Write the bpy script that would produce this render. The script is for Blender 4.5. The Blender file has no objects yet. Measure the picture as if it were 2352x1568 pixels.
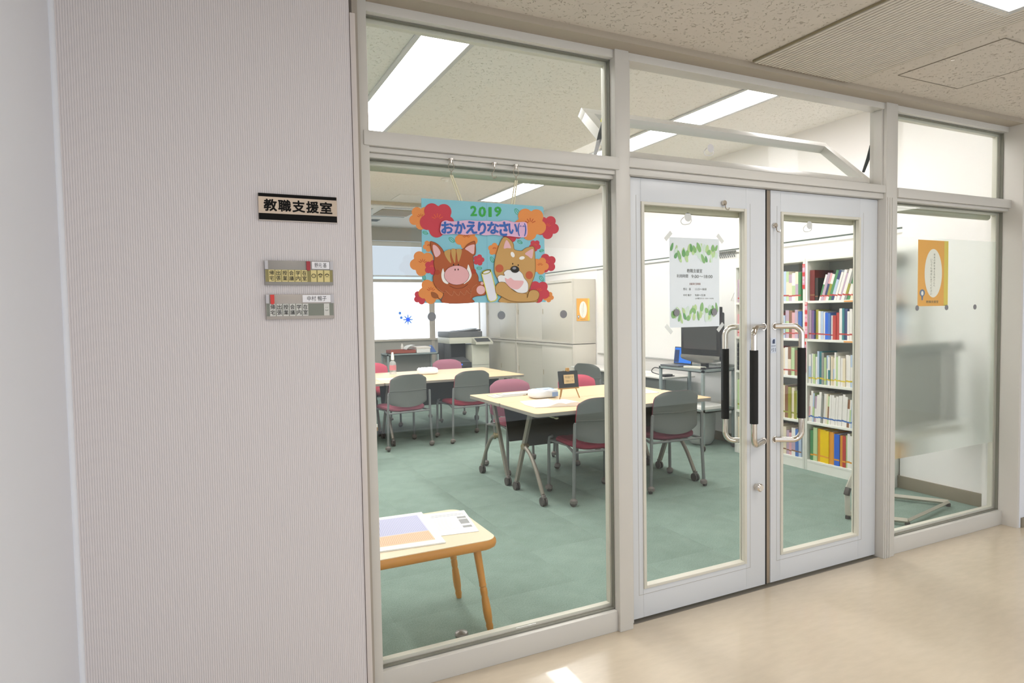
import bpy, bmesh, math, random
from mathutils import Vector, Matrix
random.seed(7)
PI = math.pi
C = bpy.context.scene.collection
SC = bpy.context.scene

# ------------------------------------------------------------------ camera
def make_camera():
    f, yaw, pitch, roll, D = 1483.9, .4520, -.0444, -.0169, 2.449
    fw = Vector((math.sin(yaw)*math.cos(pitch), math.cos(yaw)*math.cos(pitch), math.sin(pitch)))
    r = Vector((math.cos(yaw), -math.sin(yaw), 0)); u = r.cross(fw)
    c, s = math.cos(roll), math.sin(roll)
    r2 = c*r+s*u; u2 = -s*r+c*u
    cd = bpy.data.cameras.new('camera'); cam = bpy.data.objects.new('camera', cd); C.objects.link(cam)
    M = Matrix((r2, u2, -fw)).transposed().to_4x4(); M.translation = Vector((0, -D, 1.47))
    cam.matrix_world = M
    cd.sensor_width = 36; cd.lens = f/2352*36; cd.clip_start = .05
    SC.camera = cam
make_camera()
# ------------------------------------------------------------------ world, exposure, large lights
w = bpy.data.worlds.new('sky'); SC.world = w; w.use_nodes = True
w.node_tree.nodes['Background'].inputs[0].default_value = (.75, .87, 1, 1)
w.node_tree.nodes['Background'].inputs[1].default_value = 1.0
SC.view_settings.view_transform = 'Standard'; SC.view_settings.look = 'None'
SC.view_settings.gamma = 1; SC.view_settings.use_curve_mapping = False
SC.view_settings.exposure = 0.0
SC.cycles.transparent_max_bounces = 24
SC.cycles.max_bounces = 10; SC.cycles.diffuse_bounces = 6
ROOM_LAMP = 19       # emission of the room's ceiling lamps
HALL_LAMP = 12       # emission of the corridor's ceiling lamps
DAY = 2.4            # emission of the daylit frosted windows
def area(name, loc, rot, sx, sy, power, col):
    l = bpy.data.lights.new(name, 'AREA'); l.shape = 'RECTANGLE'; l.size = sx; l.size_y = sy
    l.energy = power; l.color = col
    o = bpy.data.objects.new(name, l); C.objects.link(o); o.location = loc; o.rotation_euler = rot
    return o
# added cool fill panel along the unseen opposite wall, standing in for corridor daylight
area('corridor_cool_fill', (4.2, -4.85, 1.2), (PI/2, 0, 0), 9.0, 2.2, 105, (.80, .90, 1))

# ------------------------------------------------------------------ materials
def lin(h):
    if isinstance(h, str):
        h = h.lstrip('#'); h = [int(h[i:i+2], 16) for i in (0, 2, 4)]
    return tuple(((c/255)/12.92 if c/255 <= .04045 else ((c/255+.055)/1.055)**2.4) for c in h)+(1,)
_m = {}
def mat(name, col, rough=.55, metal=0, var=0, vscale=20, bump=0, bscale=200, coat=0, spec=.5, stretch=None, emit=0):
    if name in _m: return _m[name]
    m = bpy.data.materials.new(name); m.use_nodes = True; nt = m.node_tree; n = nt.nodes; L = nt.links
    p = n['Principled BSDF']; c = lin(col)
    p.inputs['Base Color'].default_value = c; p.inputs['Roughness'].default_value = rough
    p.inputs['Metallic'].default_value = metal; p.inputs['Specular IOR Level'].default_value = spec
    p.inputs['Coat Weight'].default_value = coat
    if emit:
        p.inputs['Emission Color'].default_value = c; p.inputs['Emission Strength'].default_value = emit
    if var or bump:
        tc = n.new('ShaderNodeTexCoord'); mp = n.new('ShaderNodeMapping'); L.new(tc.outputs['Object'], mp.inputs[0])
        if stretch: mp.inputs['Scale'].default_value = stretch
    if var:
        nz = n.new('ShaderNodeTexNoise'); nz.inputs['Scale'].default_value = vscale; nz.inputs['Detail'].default_value = 4
        L.new(mp.outputs[0], nz.inputs['Vector'])
        mx = n.new('ShaderNodeMix'); mx.data_type = 'RGBA'
        mx.inputs['A'].default_value = tuple(x*(1-var) for x in c[:3])+(1,)
        mx.inputs['B'].default_value = tuple(min(1, x*(1+var)) for x in c[:3])+(1,)
        L.new(nz.outputs['Fac'], mx.inputs['Factor']); L.new(mx.outputs['Result'], p.inputs['Base Color'])
    if bump:
        nb = n.new('ShaderNodeTexNoise'); nb.inputs['Scale'].default_value = bscale; nb.inputs['Detail'].default_value = 3
        L.new(mp.outputs[0], nb.inputs['Vector'])
        b = n.new('ShaderNodeBump'); b.inputs['Strength'].default_value = bump; b.inputs['Distance'].default_value = .002
        L.new(nb.outputs['Fac'], b.inputs['Height']); L.new(b.outputs[0], p.inputs['Normal'])
    _m[name] = m
    return m
def math_node(n, L, op, a, b=None):
    x = n.new('ShaderNodeMath'); x.operation = op
    if hasattr(a, 'is_output'): L.new(a, x.inputs[0])
    else: x.inputs[0].default_value = a
    if b is not None:
        if hasattr(b, 'is_output'): L.new(b, x.inputs[1])
        else: x.inputs[1].default_value = b
    return x.outputs[0]
def emis(name, col, s):
    if name in _m: return _m[name]
    m = bpy.data.materials.new(name); m.use_nodes = True; nt = m.node_tree; nt.nodes.clear()
    e = nt.nodes.new('ShaderNodeEmission'); o = nt.nodes.new('ShaderNodeOutputMaterial')
    e.inputs[0].default_value = lin(col); e.inputs[1].default_value = s
    nt.links.new(e.outputs[0], o.inputs[0]); _m[name] = m
    return m
def glass_mat(name, tint=(.985, .995, .988), gloss=.9, grow=.6, base=.015):
    m = bpy.data.materials.new(name); m.use_nodes = True; nt = m.node_tree; n = nt.nodes; L = nt.links; n.clear()
    t = n.new('ShaderNodeBsdfTransparent'); t.inputs[0].default_value = tint+(1,)
    g = n.new('ShaderNodeBsdfGlossy'); g.inputs['Roughness'].default_value = .0
    g.inputs[0].default_value = (gloss, gloss, gloss, 1)
    lw = n.new('ShaderNodeLayerWeight'); lw.inputs[0].default_value = .5
    fac = math_node(n, L, 'ADD', math_node(n, L, 'MULTIPLY', math_node(n, L, 'POWER', lw.outputs['Facing'], 5.0), grow), base)
    mx = n.new('ShaderNodeMixShader'); o = n.new('ShaderNodeOutputMaterial')
    L.new(fac, mx.inputs[0]); L.new(t.outputs[0], mx.inputs[1]); L.new(g.outputs[0], mx.inputs[2])
    L.new(mx.outputs[0], o.inputs[0]); _m[name] = m
    return m
def film_mat():
    m = bpy.data.materials.new('frosted_film'); m.use_nodes = True; nt = m.node_tree; n = nt.nodes; L = nt.links; n.clear()
    rf = n.new('ShaderNodeBsdfRefraction'); rf.inputs['IOR'].default_value = 1.10; rf.inputs['Roughness'].default_value = .42
    rf.inputs[0].default_value = (.93, .97, .95, 1)
    d = n.new('ShaderNodeBsdfDiffuse'); d.inputs[0].default_value = lin('d9ded8')
    tr = n.new('ShaderNodeBsdfTransparent')
    mx = n.new('ShaderNodeMixShader'); mx.inputs[0].default_value = .22
    mx2 = n.new('ShaderNodeMixShader'); mx2.inputs[0].default_value = .12
    o = n.new('ShaderNodeOutputMaterial')
    L.new(rf.outputs[0], mx.inputs[1]); L.new(d.outputs[0], mx.inputs[2])
    L.new(mx.outputs[0], mx2.inputs[1]); L.new(tr.outputs[0], mx2.inputs[2]); L.new(mx2.outputs[0], o.inputs[0])
    return m
def clear_plastic(name, tint, d=.15):
    m = bpy.data.materials.new(name); m.use_nodes = True; nt = m.node_tree; n = nt.nodes; L = nt.links
    p = n['Principled BSDF']; p.inputs['Base Color'].default_value = lin(tint); p.inputs['Roughness'].default_value = .15
    t = n.new('ShaderNodeBsdfTransparent'); t.inputs[0].default_value = (.95, .97, .97, 1)
    mx = n.new('ShaderNodeMixShader'); mx.inputs[0].default_value = d
    L.new(t.outputs[0], mx.inputs[1]); L.new(p.outputs[0], mx.inputs[2]); L.new(mx.outputs[0], n['Material Output'].inputs[0])
    return m
def rib_wall():
    m = mat('ribbed_wallpaper', 'dbd5d6', .8); n = m.node_tree.nodes; L = m.node_tree.links; p = n['Principled BSDF']
    tc = n.new('ShaderNodeTexCoord'); sp = n.new('ShaderNodeSeparateXYZ'); L.new(tc.outputs['Object'], sp.inputs[0])
    nz = n.new('ShaderNodeTexNoise'); nz.inputs['Scale'].default_value = 60; L.new(tc.outputs['Object'], nz.inputs['Vector'])
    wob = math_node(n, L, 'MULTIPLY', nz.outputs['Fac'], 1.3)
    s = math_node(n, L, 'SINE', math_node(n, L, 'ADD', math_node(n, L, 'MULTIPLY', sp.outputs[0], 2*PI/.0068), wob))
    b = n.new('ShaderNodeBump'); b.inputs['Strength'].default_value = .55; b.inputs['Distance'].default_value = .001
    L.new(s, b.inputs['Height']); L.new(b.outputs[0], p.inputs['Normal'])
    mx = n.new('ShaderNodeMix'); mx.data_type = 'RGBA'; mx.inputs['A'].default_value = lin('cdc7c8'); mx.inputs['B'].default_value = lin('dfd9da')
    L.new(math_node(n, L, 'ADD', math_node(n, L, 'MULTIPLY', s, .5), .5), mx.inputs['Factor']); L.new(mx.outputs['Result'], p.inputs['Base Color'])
    return m
def ceiling_mat(name, col, col2):
    m = mat(name, col, .9); n = m.node_tree.nodes; L = m.node_tree.links; p = n['Principled BSDF']
    tc = n.new('ShaderNodeTexCoord'); mp = n.new('ShaderNodeMapping'); mp.inputs['Scale'].default_value = (1, 1, 1)
    L.new(tc.outputs['Object'], mp.inputs[0])
    nz = n.new('ShaderNodeTexNoise'); nz.inputs['Scale'].default_value = 48; nz.inputs['Detail'].default_value = 2.5; nz.inputs['Roughness'].default_value = .6
    nz.inputs['Distortion'].default_value = 1.2
    L.new(mp.outputs[0], nz.inputs['Vector'])
    cr = n.new('ShaderNodeValToRGB'); cr.color_ramp.elements[0].position = .33; cr.color_ramp.elements[1].position = .39
    cr.color_ramp.elements[0].color = (0, 0, 0, 1); cr.color_ramp.elements[1].color = (1, 1, 1, 1)
    L.new(nz.outputs['Fac'], cr.inputs[0])
    mx = n.new('ShaderNodeMix'); mx.data_type = 'RGBA'; mx.inputs['A'].default_value = lin(col2); mx.inputs['B'].default_value = lin(col)
    L.new(cr.outputs[0], mx.inputs['Factor']); L.new(mx.outputs['Result'], p.inputs['Base Color'])
    b = n.new('ShaderNodeBump'); b.inputs['Strength'].default_value = .8; b.inputs['Distance'].default_value = .004
    L.new(cr.outputs[0], b.inputs['Height']); L.new(b.outputs[0], p.inputs['Normal'])
    return m
def carpet_mat():
    m = mat('green_carpet', '8fa598', .95, spec=.1); n = m.node_tree.nodes; L = m.node_tree.links; p = n['Principled BSDF']
    tc = n.new('ShaderNodeTexCoord')
    nz = n.new('ShaderNodeTexNoise'); nz.inputs['Scale'].default_value = 230; nz.inputs['Detail'].default_value = 3
    mp = n.new('ShaderNodeMapping'); mp.inputs['Scale'].default_value = (1, .45, 1)
    L.new(tc.outputs['Object'], mp.inputs[0]); L.new(mp.outputs[0], nz.inputs['Vector'])
    nz2 = n.new('ShaderNodeTexNoise'); nz2.inputs['Scale'].default_value = 7; L.new(tc.outputs['Object'], nz2.inputs['Vector'])
    oi = n.new('ShaderNodeObjectInfo')
    a = math_node(n, L, 'MULTIPLY', nz.outputs['Fac'], .8)
    b_ = math_node(n, L, 'MULTIPLY', nz2.outputs['Fac'], .3)
    c_ = math_node(n, L, 'MULTIPLY', oi.outputs['Random'], .12)
    s = math_node(n, L, 'SUBTRACT', math_node(n, L, 'ADD', math_node(n, L, 'ADD', a, b_), c_), .12)
    mx = n.new('ShaderNodeMix'); mx.data_type = 'RGBA'; mx.inputs['A'].default_value = lin('5f7269'); mx.inputs['B'].default_value = lin('9cafa6')
    L.new(s, mx.inputs['Factor']); L.new(mx.outputs['Result'], p.inputs['Base Color'])
    b = n.new('ShaderNodeBump'); b.inputs['Strength'].default_value = .5; b.inputs['Distance'].default_value = .003
    L.new(nz.outputs['Fac'], b.inputs['Height']); L.new(b.outputs[0], p.inputs['Normal'])
    return m

FRAME = mat('cream_metal_frame', 'cbc8c2', .38, var=.02, vscale=3)
DOORM = mat('pale_grey_door_metal', 'd0d3d7', .36)
BEAD = mat('cream_glazing_bead', 'd2cfc3', .45)
GASK = mat('dark_gasket', '77766c', .7)
GLASS = glass_mat('window_glass')
SGLASS = glass_mat('hopper_glass', grow=.02, base=.001)
CHROME = mat('polished_steel', 'd8d0c6', .07, 1)
BLACK = mat('black_grip', '121110', .75, bump=.3, bscale=400)
WHITE = mat('white_paint', 'ebe9e4', .6)
WALLW = mat('smooth_white_wall', 'dfe2ea', .75, bump=.05, bscale=60)
ROOMW = mat('room_wall', 'f1eeec', .7, bump=.05, bscale=80)
GREYM = mat('grey_tube', '7c7e7d', .45, .3)
GREYL = mat('table_leg_taupe', '8d877d', .42, .4)
SHELL = mat('grey_chair_shell', '686b67', .55, bump=.15, bscale=300)
CAST = mat('dark_grey_caster', '4c4846', .6)
CAST2 = mat('grey_caster_cover', '7b7470', .6)
MAPLE = mat('maple_laminate', 'e6c79c', .35, var=.05, vscale=6, stretch=(1, 6, 1))
EDGE = mat('grey_table_edge', '8d867c', .5)
PANEL = mat('black_modesty_panel', '33332f', .8, bump=.4, bscale=500)
CAB = mat('beige_cabinet_steel', 'cfc9bd', .42)
CABD = mat('beige_cabinet_door', 'd2ccbf', .4)
CARTM = mat('grey_blue_cart_metal', '97a3a3', .4, .2)
PAPER = mat('white_paper', 'f3f2ef', .7)
INK = mat('black_ink', '22201e', .7)
SHELFM = mat('white_shelf_steel', 'e6e6df', .45)
FLOORM = mat('beige_vinyl', 'cdbfaa', .24, var=.09, vscale=11, stretch=(1,3,1), bump=.03, bscale=30, coat=.25)
CEIL1 = ceiling_mat('corridor_acoustic_board', 'd2cabf', 'b5aa9c')
CEIL2 = ceiling_mat('room_acoustic_board', 'ebe8e3', 'd9d4ca')
DOT = mat('grey_dot_sticker', '86868a', .7)
LAMP = emis('lamp_diffuser', 'fffcfa', ROOM_LAMP)
HLAMP = emis('corridor_lamp_diffuser', 'fffaf4', HALL_LAMP)
BROWNB = mat('brown_baseboard', '8a8272', .6)

# ------------------------------------------------------------------ mesh builder
class B:
    def __init__(s): s.bm = bmesh.new(); s.mi = 0
    def _tag(s, faces):
        for f in faces: f.material_index = s.mi
    def box(s, x0, x1, y0, y1, z0, z1, bev=0, rot=None, piv=None):
        r = bmesh.ops.create_cube(s.bm, size=1)
        vs = r['verts']
        for v in vs: v.co = Vector(((x0+x1)/2+v.co.x*(x1-x0), (y0+y1)/2+v.co.y*(y1-y0), (z0+z1)/2+v.co.z*(z1-z0)))
        fs = set(f for v in vs for f in v.link_faces); s._tag(fs)
        if bev:
            es = set(e for v in vs for e in v.link_edges)
            rr = bmesh.ops.bevel(s.bm, geom=list(es), offset=bev, segments=2, affect='EDGES', profile=.6)
            vs = list(set(v for f in rr['faces'] for v in f.verts)|set(v for v in vs if v.is_valid))
            s._tag(rr['faces'])
        if rot is not None:
            p = Vector(piv) if piv else Vector(((x0+x1)/2, (y0+y1)/2, (z0+z1)/2))
            allv = set(vs)
            for v in allv: v.co = rot @ (v.co-p)+p
        return s
    def ring(s, c, ax, r, n, ref=None):
        ax = ax.normalized()
        u = (ref if ref is not None else (Vector((0, 0, 1)) if abs(ax.z) < .9 else Vector((1, 0, 0))))
        u = (u-ax*u.dot(ax)).normalized(); v = ax.cross(u)
        return [s.bm.verts.new(c+(u*math.cos(2*PI*i/n)+v*math.sin(2*PI*i/n))*r) for i in range(n)], u
    def skin(s, rings, cap=True):
        fs = []
        for a, b in zip(rings, rings[1:]):
            n = len(a)
            for i in range(n): fs.append(s.bm.faces.new((a[i], a[(i+1) % n], b[(i+1) % n], b[i])))
        if cap:
            fs.append(s.bm.faces.new(list(reversed(rings[0])))); fs.append(s.bm.faces.new(rings[-1]))
        s._tag(fs); return s
    def cyl(s, p0, p1, r, r1=None, n=14, cap=True):
        p0 = Vector(p0); p1 = Vector(p1); a, u = s.ring(p0, p1-p0, r, n); b, _ = s.ring(p1, p1-p0, r if r1 is None else r1, n, u)
        return s.skin([a, b], cap)
    def tube(s, pts, r, n=10, cap=True, flat=None):
        pts = [Vector(p) for p in pts]; rings = []; u = None
        for i, p in enumerate(pts):
            d = (pts[min(i+1, len(pts)-1)]-pts[max(i-1, 0)])
            rr = r[i] if isinstance(r, (list, tuple)) else r
            g, u = s.ring(p, d, rr, n, u); rings.append(g)
        return s.skin(rings, cap)
    def lathe(s, prof, c=(0, 0, 0), n=20, cap=True):
        c = Vector(c); rings = []
        for r, z in prof:
            rings.append([s.bm.verts.new(c+Vector((r*math.cos(2*PI*i/n), r*math.sin(2*PI*i/n), z))) for i in range(n)])
        return s.skin(rings, cap)
    def prism(s, pts, f0, f1):
        """pts 2D; f0,f1 map (a,b)->3D for the two faces"""
        a = [s.bm.verts.new(f0(*p)) for p in pts]; b = [s.bm.verts.new(f1(*p)) for p in pts]; n = len(pts)
        fs = [s.bm.faces.new(a), s.bm.faces.new(list(reversed(b)))]
        for i in range(n): fs.append(s.bm.faces.new((a[i], b[i], b[(i+1) % n], a[(i+1) % n])))
        s._tag(fs); return s
    def poly(s, pts):
        f = s.bm.faces.new([s.bm.verts.new(p) for p in pts]); s._tag([f]); return s
    def grid(s, P, closed=False):
        vs = [[s.bm.verts.new(p) for p in row] for row in P]; fs = []
        for a, b in zip(vs, vs[1:]):
            for i in range(len(a)-1): fs.append(s.bm.faces.new((a[i], a[i+1], b[i+1], b[i])))
        s._tag(fs); return s
    def raw(s, V, F):
        vs = [s.bm.verts.new(v) for v in V]
        for f in F:
            try: s._tag([s.bm.faces.new([vs[i] for i in f])])
            except ValueError: pass
        return s
    def mesh(s, name, mats, smooth=True):
        me = bpy.data.meshes.new(name)
        bmesh.ops.recalc_face_normals(s.bm, faces=s.bm.faces)
        s.bm.to_mesh(me); s.bm.free()
        for m in (mats if isinstance(mats, (list, tuple)) else [mats]): me.materials.append(m)
        if smooth:
            me.shade_smooth(); me.set_sharp_from_angle(angle=math.radians(38))
        return me
    def obj(s, name, mats, parent=None, world=True, smooth=True):
        """world=True: coordinates are world ones and the parent root is unrotated"""
        if parent is not None and world:
            r = parent
            while r.parent: r = r.parent
            bmesh.ops.translate(s.bm, verts=s.bm.verts, vec=-r.location)
        return link(name, s.mesh(name, mats, smooth), parent)
def link(name, me, parent=None):
    o = bpy.data.objects.new(name, me); C.objects.link(o)
    if parent is not None: o.parent = parent
    return o
def tag(o, label=None, cat=None, group=None, kind=None):
    if label: o['label'] = label
    if cat: o['category'] = cat
    if group: o['group'] = group
    if kind: o['kind'] = kind
    return o
def thing(name, label, cat, loc=(0, 0, 0), rz=0, group=None):
    o = bpy.data.objects.new(name, None); C.objects.link(o); o.location = loc; o.rotation_euler = (0, 0, rz)
    o.empty_display_size = .1
    return tag(o, label, cat, group)
def struct(name, loc=(0, 0, 0)):
    o = bpy.data.objects.new(name, None); C.objects.link(o); o.location = loc; o['kind'] = 'structure'; return o
def S(o, label=None):
    o['kind'] = 'structure'
    if label: o['label'] = label
    return o
def bx(*a, **k): return B().box(*a, **k)

# text -> flat polygons normalised to a unit box
_tc = {}
def glyphs(txt, off=0.0):
    k = (txt, off)
    if k in _tc: return _tc[k]
    cu = bpy.data.curves.new('t', 'FONT'); cu.body = txt; cu.offset = off; cu.resolution_u = 2
    o = bpy.data.objects.new('t', cu); C.objects.link(o); bpy.context.view_layer.update()
    dg = bpy.context.evaluated_depsgraph_get(); me = bpy.data.meshes.new_from_object(o.evaluated_get(dg))
    V = [tuple(v.co) for v in me.vertices]; F = [tuple(p.vertices) for p in me.polygons]
    bpy.data.objects.remove(o); bpy.data.curves.remove(cu); bpy.data.meshes.remove(me)
    if not V: _tc[k] = ([], []); return _tc[k]
    x0 = min(v[0] for v in V); x1 = max(v[0] for v in V); y0 = min(v[1] for v in V); y1 = max(v[1] for v in V)
    V = [((v[0]-x0)/max(1e-6, x1-x0), (v[1]-y0)/max(1e-6, y1-y0)) for v in V]
    _tc[k] = (V, F); return _tc[k]
def text_into(b, txt, f, x0, x1, z0, z1, bold=0.0):
    """bold: stroke growth as a share of the text height, drawn as shifted layers"""
    V, F = glyphs(txt)
    sh = [(0, 0)]+([(math.cos(k*PI/4), math.sin(k*PI/4)) for k in range(8)] if bold else [])
    h = abs(z1-z0)*bold
    for k, (dx, dz) in enumerate(sh):
        P0 = [f(x0+(x1-x0)*u+dx*h, z0+(z1-z0)*v+dz*h) for u, v in V]
        b.raw([p+Vector((0, -.00002*k, 0)) for p in P0], F)

# ================================================================== STRUCTURE
ZC = 2.65; ZR = 3.15; XR = 5.24; YB = 9.85
carp = carpet_mat()
# corridor floor, room floor of carpet tiles
S(bx(-.36, 9, -5, .03, -.1, 0).obj('floor', FLOORM))
rf = struct('floor', (0, 0, 0))
bx(-2.6, 6.0, .03, YB+.1, -.1, -.006).obj('underlay', mat('floor_underlay', '5f7468', .9), rf)
tme = B().box(-.2499, .2499, -.2499, .2499, -.006, 0, bev=.0008).mesh('carpet_tile', carp)
for i in range(15):
    for j in range(20):
        x = -1.95+i*.5; y = .285+j*.5
        if x > 5.3 or x < -1.5: continue
        o = link('carpet_tile', tme, rf); o.location = (x, y, 0)
S(bx(.56, 4.8, -.02, .05, -.02, .001).obj('trim_1', mat('metal_threshold', '9a948a', .35, .6)))
# ceilings
S(bx(-.36, 9, -5, -.10, ZC, ZC+.06).obj('ceiling', CEIL1))
S(bx(-2.6, 6.0, .0, YB+.1, ZR, ZR+.06).obj('ceiling', CEIL2))
# walls
rw = rib_wall()
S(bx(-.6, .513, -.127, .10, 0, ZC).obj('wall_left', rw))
S(bx(-.6, -.36, -5, -.127, 0, ZC, ).obj('wall_corridor_left', WALLW))
S(B().cyl((-.358, -.131, 0), (-.358, -.131, ZC), .012, n=12).obj('trim_2', WALLW))
S(bx(-.6, 9, -5.1, -5, 0, ZC).obj('wall_corridor_front', mat('corridor_opposite_wall', 'c9c2b8', .8)))
S(bx(9, 9.1, -5, -.1, 0, ZC).obj('wall_corridor_right', WALLW))
S(bx(4.812, 9, -.127, .02, 0, ZC).obj('wall_right', WALLW))
S(bx(4.812, 5.5, .02, .1, 0, ZR).obj('wall_room_front_right', ROOMW))
S(bx(4.83, 9, -.137, -.127, 0, .065, bev=.002).obj('baseboard_corridor', BROWNB))
S(bx(-2.6, 5.4, .0, .12, 2.66, ZR).obj('wall_above_partition', ROOMW))
S(bx(-2.6, .50, .0, .10, 0, 2.66).obj('wall_room_front', ROOMW))
S(bx(4.86, 5.5, .10, .85, 0, ZR).box(4.812, 4.87, .03, .1, 0, ZR).obj('wall_room_near_right', ROOMW)) if False else None
S(bx(5.08, 5.5, .10, .85, 0, ZR).obj('wall_room_near_right', ROOMW))
S(bx(5.066, 5.08, .10, .85, 0, .1, bev=.002).box(5.066, 5.24, .85, .862, 0, .1, bev=.002).obj('baseboard_near_right', BROWNB))
S(bx(XR, XR+.15, .85, YB, 0, ZR).obj('wall_room_right', ROOMW))
S(bx(XR-.012, XR, .862, YB, 0, .1).obj('baseboard_right', BROWNB))
S(bx(-2.7, -2.6, 0, YB, 0, ZR).obj('wall_room_left', ROOMW))
bw = B().box(-2.6, 6, YB, YB+.15, 0, .99).box(-2.6, 6, YB, YB+.15, 2.90, ZR)
S(bw.obj('wall_back', mat('back_wall_grey', 'bcb8b0', .7)))
# ceiling step line before the back windows
S(bx(-2.6, XR, 7.05, 7.12, ZR-.045, ZR, bev=.003).obj('trim_3', mat('beam_edge', 'bdb29c', .7)))
# picture rail on the right wall
S(B().box(XR-.02, XR, .86, YB, 2.075, 2.105, bev=.002).obj('trim_4', SHELFM))
S(B().box(XR-.014, XR, .86, YB, 2.105, 2.12).obj('trim_5', mat('dark_rail_line', '55605a', .6)))

# ------------------------------------------------------------------ partition frame
def win(i): return struct('window_%d' % i)
w1 = win(1)      # left fixed pane
bx(.555, .592, -.055, .05, 0, 2.65, bev=.003).obj('post', FRAME, w1)
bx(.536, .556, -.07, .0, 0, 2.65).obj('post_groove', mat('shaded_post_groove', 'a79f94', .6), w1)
bx(.515, .534, -.131, -.08, 0, 2.53, bev=.002).obj('edge_strip', mat('wall_edge_strip', 'd0c8c4', .5), w1)
bx(.592, 1.69, -.04, .04, 2.588, 2.655, bev=.003).obj('head_rail', FRAME, w1)
bx(.592, 1.69, -.036, .04, 0, .095, bev=.004).obj('sill', FRAME, w1)
t = B().box(.57, 1.705, -.062, .04, 2.095, 2.150, bev=.004).box(.57, 1.695, -.045, .04, 2.076, 2.094, bev=.002).box(.592, 1.69, -.03, .04, 2.058, 2.075, bev=.002)
t.obj('transom', FRAME, w1)
bx(.60, 1.685, .008, .014, .11, 2.06).obj('pane', GLASS, w1)
bx(.60, 1.685, .008, .014, 2.15, 2.588).obj('pane', GLASS, w1)
def bead(parent, x0, x1, z0, z1, yb=.035, ww=.022, m=BEAD):
    b = B().box(x0, x0+ww, .016, yb+.01, z0, z1, bev=.002).box(x1-ww, x1, .016, yb+.01, z0, z1, bev=.002)
    b.box(x0+ww, x1-ww, .016, yb+.01, z0, z0+.018, bev=.002).box(x0+ww, x1-ww, .016, yb+.01, z1-.018, z1, bev=.002)
    b.obj('glazing_bead', m, parent)
    g = B().box(x0, x0+.005, -.012, .007, z0, z1).box(x1-.005, x1, -.012, .007, z0, z1).box(x0, x1, -.012, .007, z0, z0+.005).box(x0, x1, -.012, .007, z1-.005, z1)
    g.obj('gasket', GASK, parent)
bead(w1, .592, 1.691, .095, 2.058, ww=.010); bead(w1, .592, 1.691, 2.150, 2.588, ww=.010)
rr = B().cyl((.60, .055, 2.047), (1.665, .055, 2.047), .021, n=18).cyl((1.665, .055, 2.047), (1.672, .055, 2.047), .021, .014, n=18)
rr.obj('inner_rail', mat('greenish_aluminium_rail', 'a9ab98', .4, .3), w1)

w2 = win(2)      # hopper window above the doors
bx(1.69, 1.765, -.052, .052, 0, 2.655, bev=.004).obj('mullion', FRAME, w2)
bx(3.545, 3.645, -.052, .052, 0, 2.655, bev=.004).obj('mullion', FRAME, w2)
b = B()
for xx in (3.555, 3.575, 3.595): b.box(xx, xx+.006, -.056, -.05, 0, 2.09)
b.obj('mullion_ridge', FRAME, w2)
bx(1.765, 3.545, -.04, .04, 2.588, 2.655, bev=.003).obj('head_rail', FRAME, w2)
t = B().box(1.765, 3.545, -.05, .045, 2.115, 2.158, bev=.003).box(1.765, 3.545, -.035, .045, 2.085, 2.114, bev=.002)
t.obj('transom', FRAME, w2)
bx(3.533, 3.545, -.03, .02, 2.158, 2.588, bev=.002).box(1.765, 1.785, -.03, .04, 2.158, 2.588, bev=.002).obj('stop_frame', FRAME, w2)
sash = link('sash', B().box(-.905, .905, -.025, .025, 0, .055, bev=.003).box(-.905, .905, -.025, .025, .415, .468, bev=.003)
            .box(-.905, -.85, -.025, .025, .05, .42, bev=.003).box(.85, .905, -.025, .025, .05, .42, bev=.003).mesh('sash', FRAME), w2)
sash.location = (2.697, .065, 2.170); sash.rotation_euler = (-math.radians(47), 0, 0)
link('sash_pane', B().box(-.855, .855, -.003, .003, .05, .42).mesh('sash_pane', SGLASS), sash)
tape = B().tube([(1.775, .10, 2.30), (1.765, .075, 2.42), (1.76, .06, 2.50)], [.012, .015, .012], 8)
# stay arms: black friction arms tying sash to frame
a = B().tube([(1.755, .22, 2.21), (1.752, .16, 2.31), (1.755, .08, 2.445), (1.757, .055, 2.475)], [.008, .012, .011, .006], 8)
a.obj('stay_arm', mat('dark_grey_stay', '3f4446', .5), w2)
a = B().tube([(1.752, .135, 2.36), (1.754, .085, 2.44)], .015, 10)
tag(a.obj('yellow_tape', mat('yellow_tape', 'c9c21c', .6), w2), 'yellow tape wrapped round the stay arm')
B().tube([(1.759+.007*math.cos(q), .055, 2.49+.014*math.sin(q)) for q in [k*PI/6 for k in range(13)]], .0025, 6).obj('stay_ring', CHROME, w2)
a = B().tube([(3.628, .15, 2.28), (3.600, .10, 2.345), (3.568, .062, 2.41)], [.008, .011, .006], 8)
a.obj('stay_arm', mat('dark_grey_stay', '3f4446', .5), w2)

w3 = win(3)      # right fixed pane
bx(3.64, 4.80, -.04, .04, 2.588, 2.655, bev=.003).obj('head_rail', FRAME, w3)
bx(3.64, 4.80, -.036, .04, 0, .095, bev=.004).obj('sill', FRAME, w3)
t = B().box(3.64, 4.812, -.062, .04, 2.095, 2.150, bev=.004).box(3.64, 4.805, -.045, .04, 2.076, 2.094, bev=.002)
t.obj('transom', FRAME, w3)
bx(3.655, 4.785, .008, .014, .11, 2.08).obj('pane', GLASS, w3)
bx(3.655, 4.785, .008, .014, 2.15, 2.588).obj('pane', GLASS, w3)
bead(w3, 3.645, 4.79, .095, 2.076); bead(w3, 3.645, 4.79, 2.150, 2.588)
rr = B().cyl((3.66, .055, 2.050), (4.74, .055, 2.050), .021, n=18)
rr.obj('inner_rail', mat('greenish_aluminium_rail', 'a9ab98', .4, .3), w3)
film = B().poly([(3.66, .0162, .55), (4.78, .0162, .55), (4.78, .0162, 1.885), (3.66, .0162, 1.885)])
tag(film.obj('frosted_film', film_mat(), w3), 'frosted film across the middle of the pane')
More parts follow.
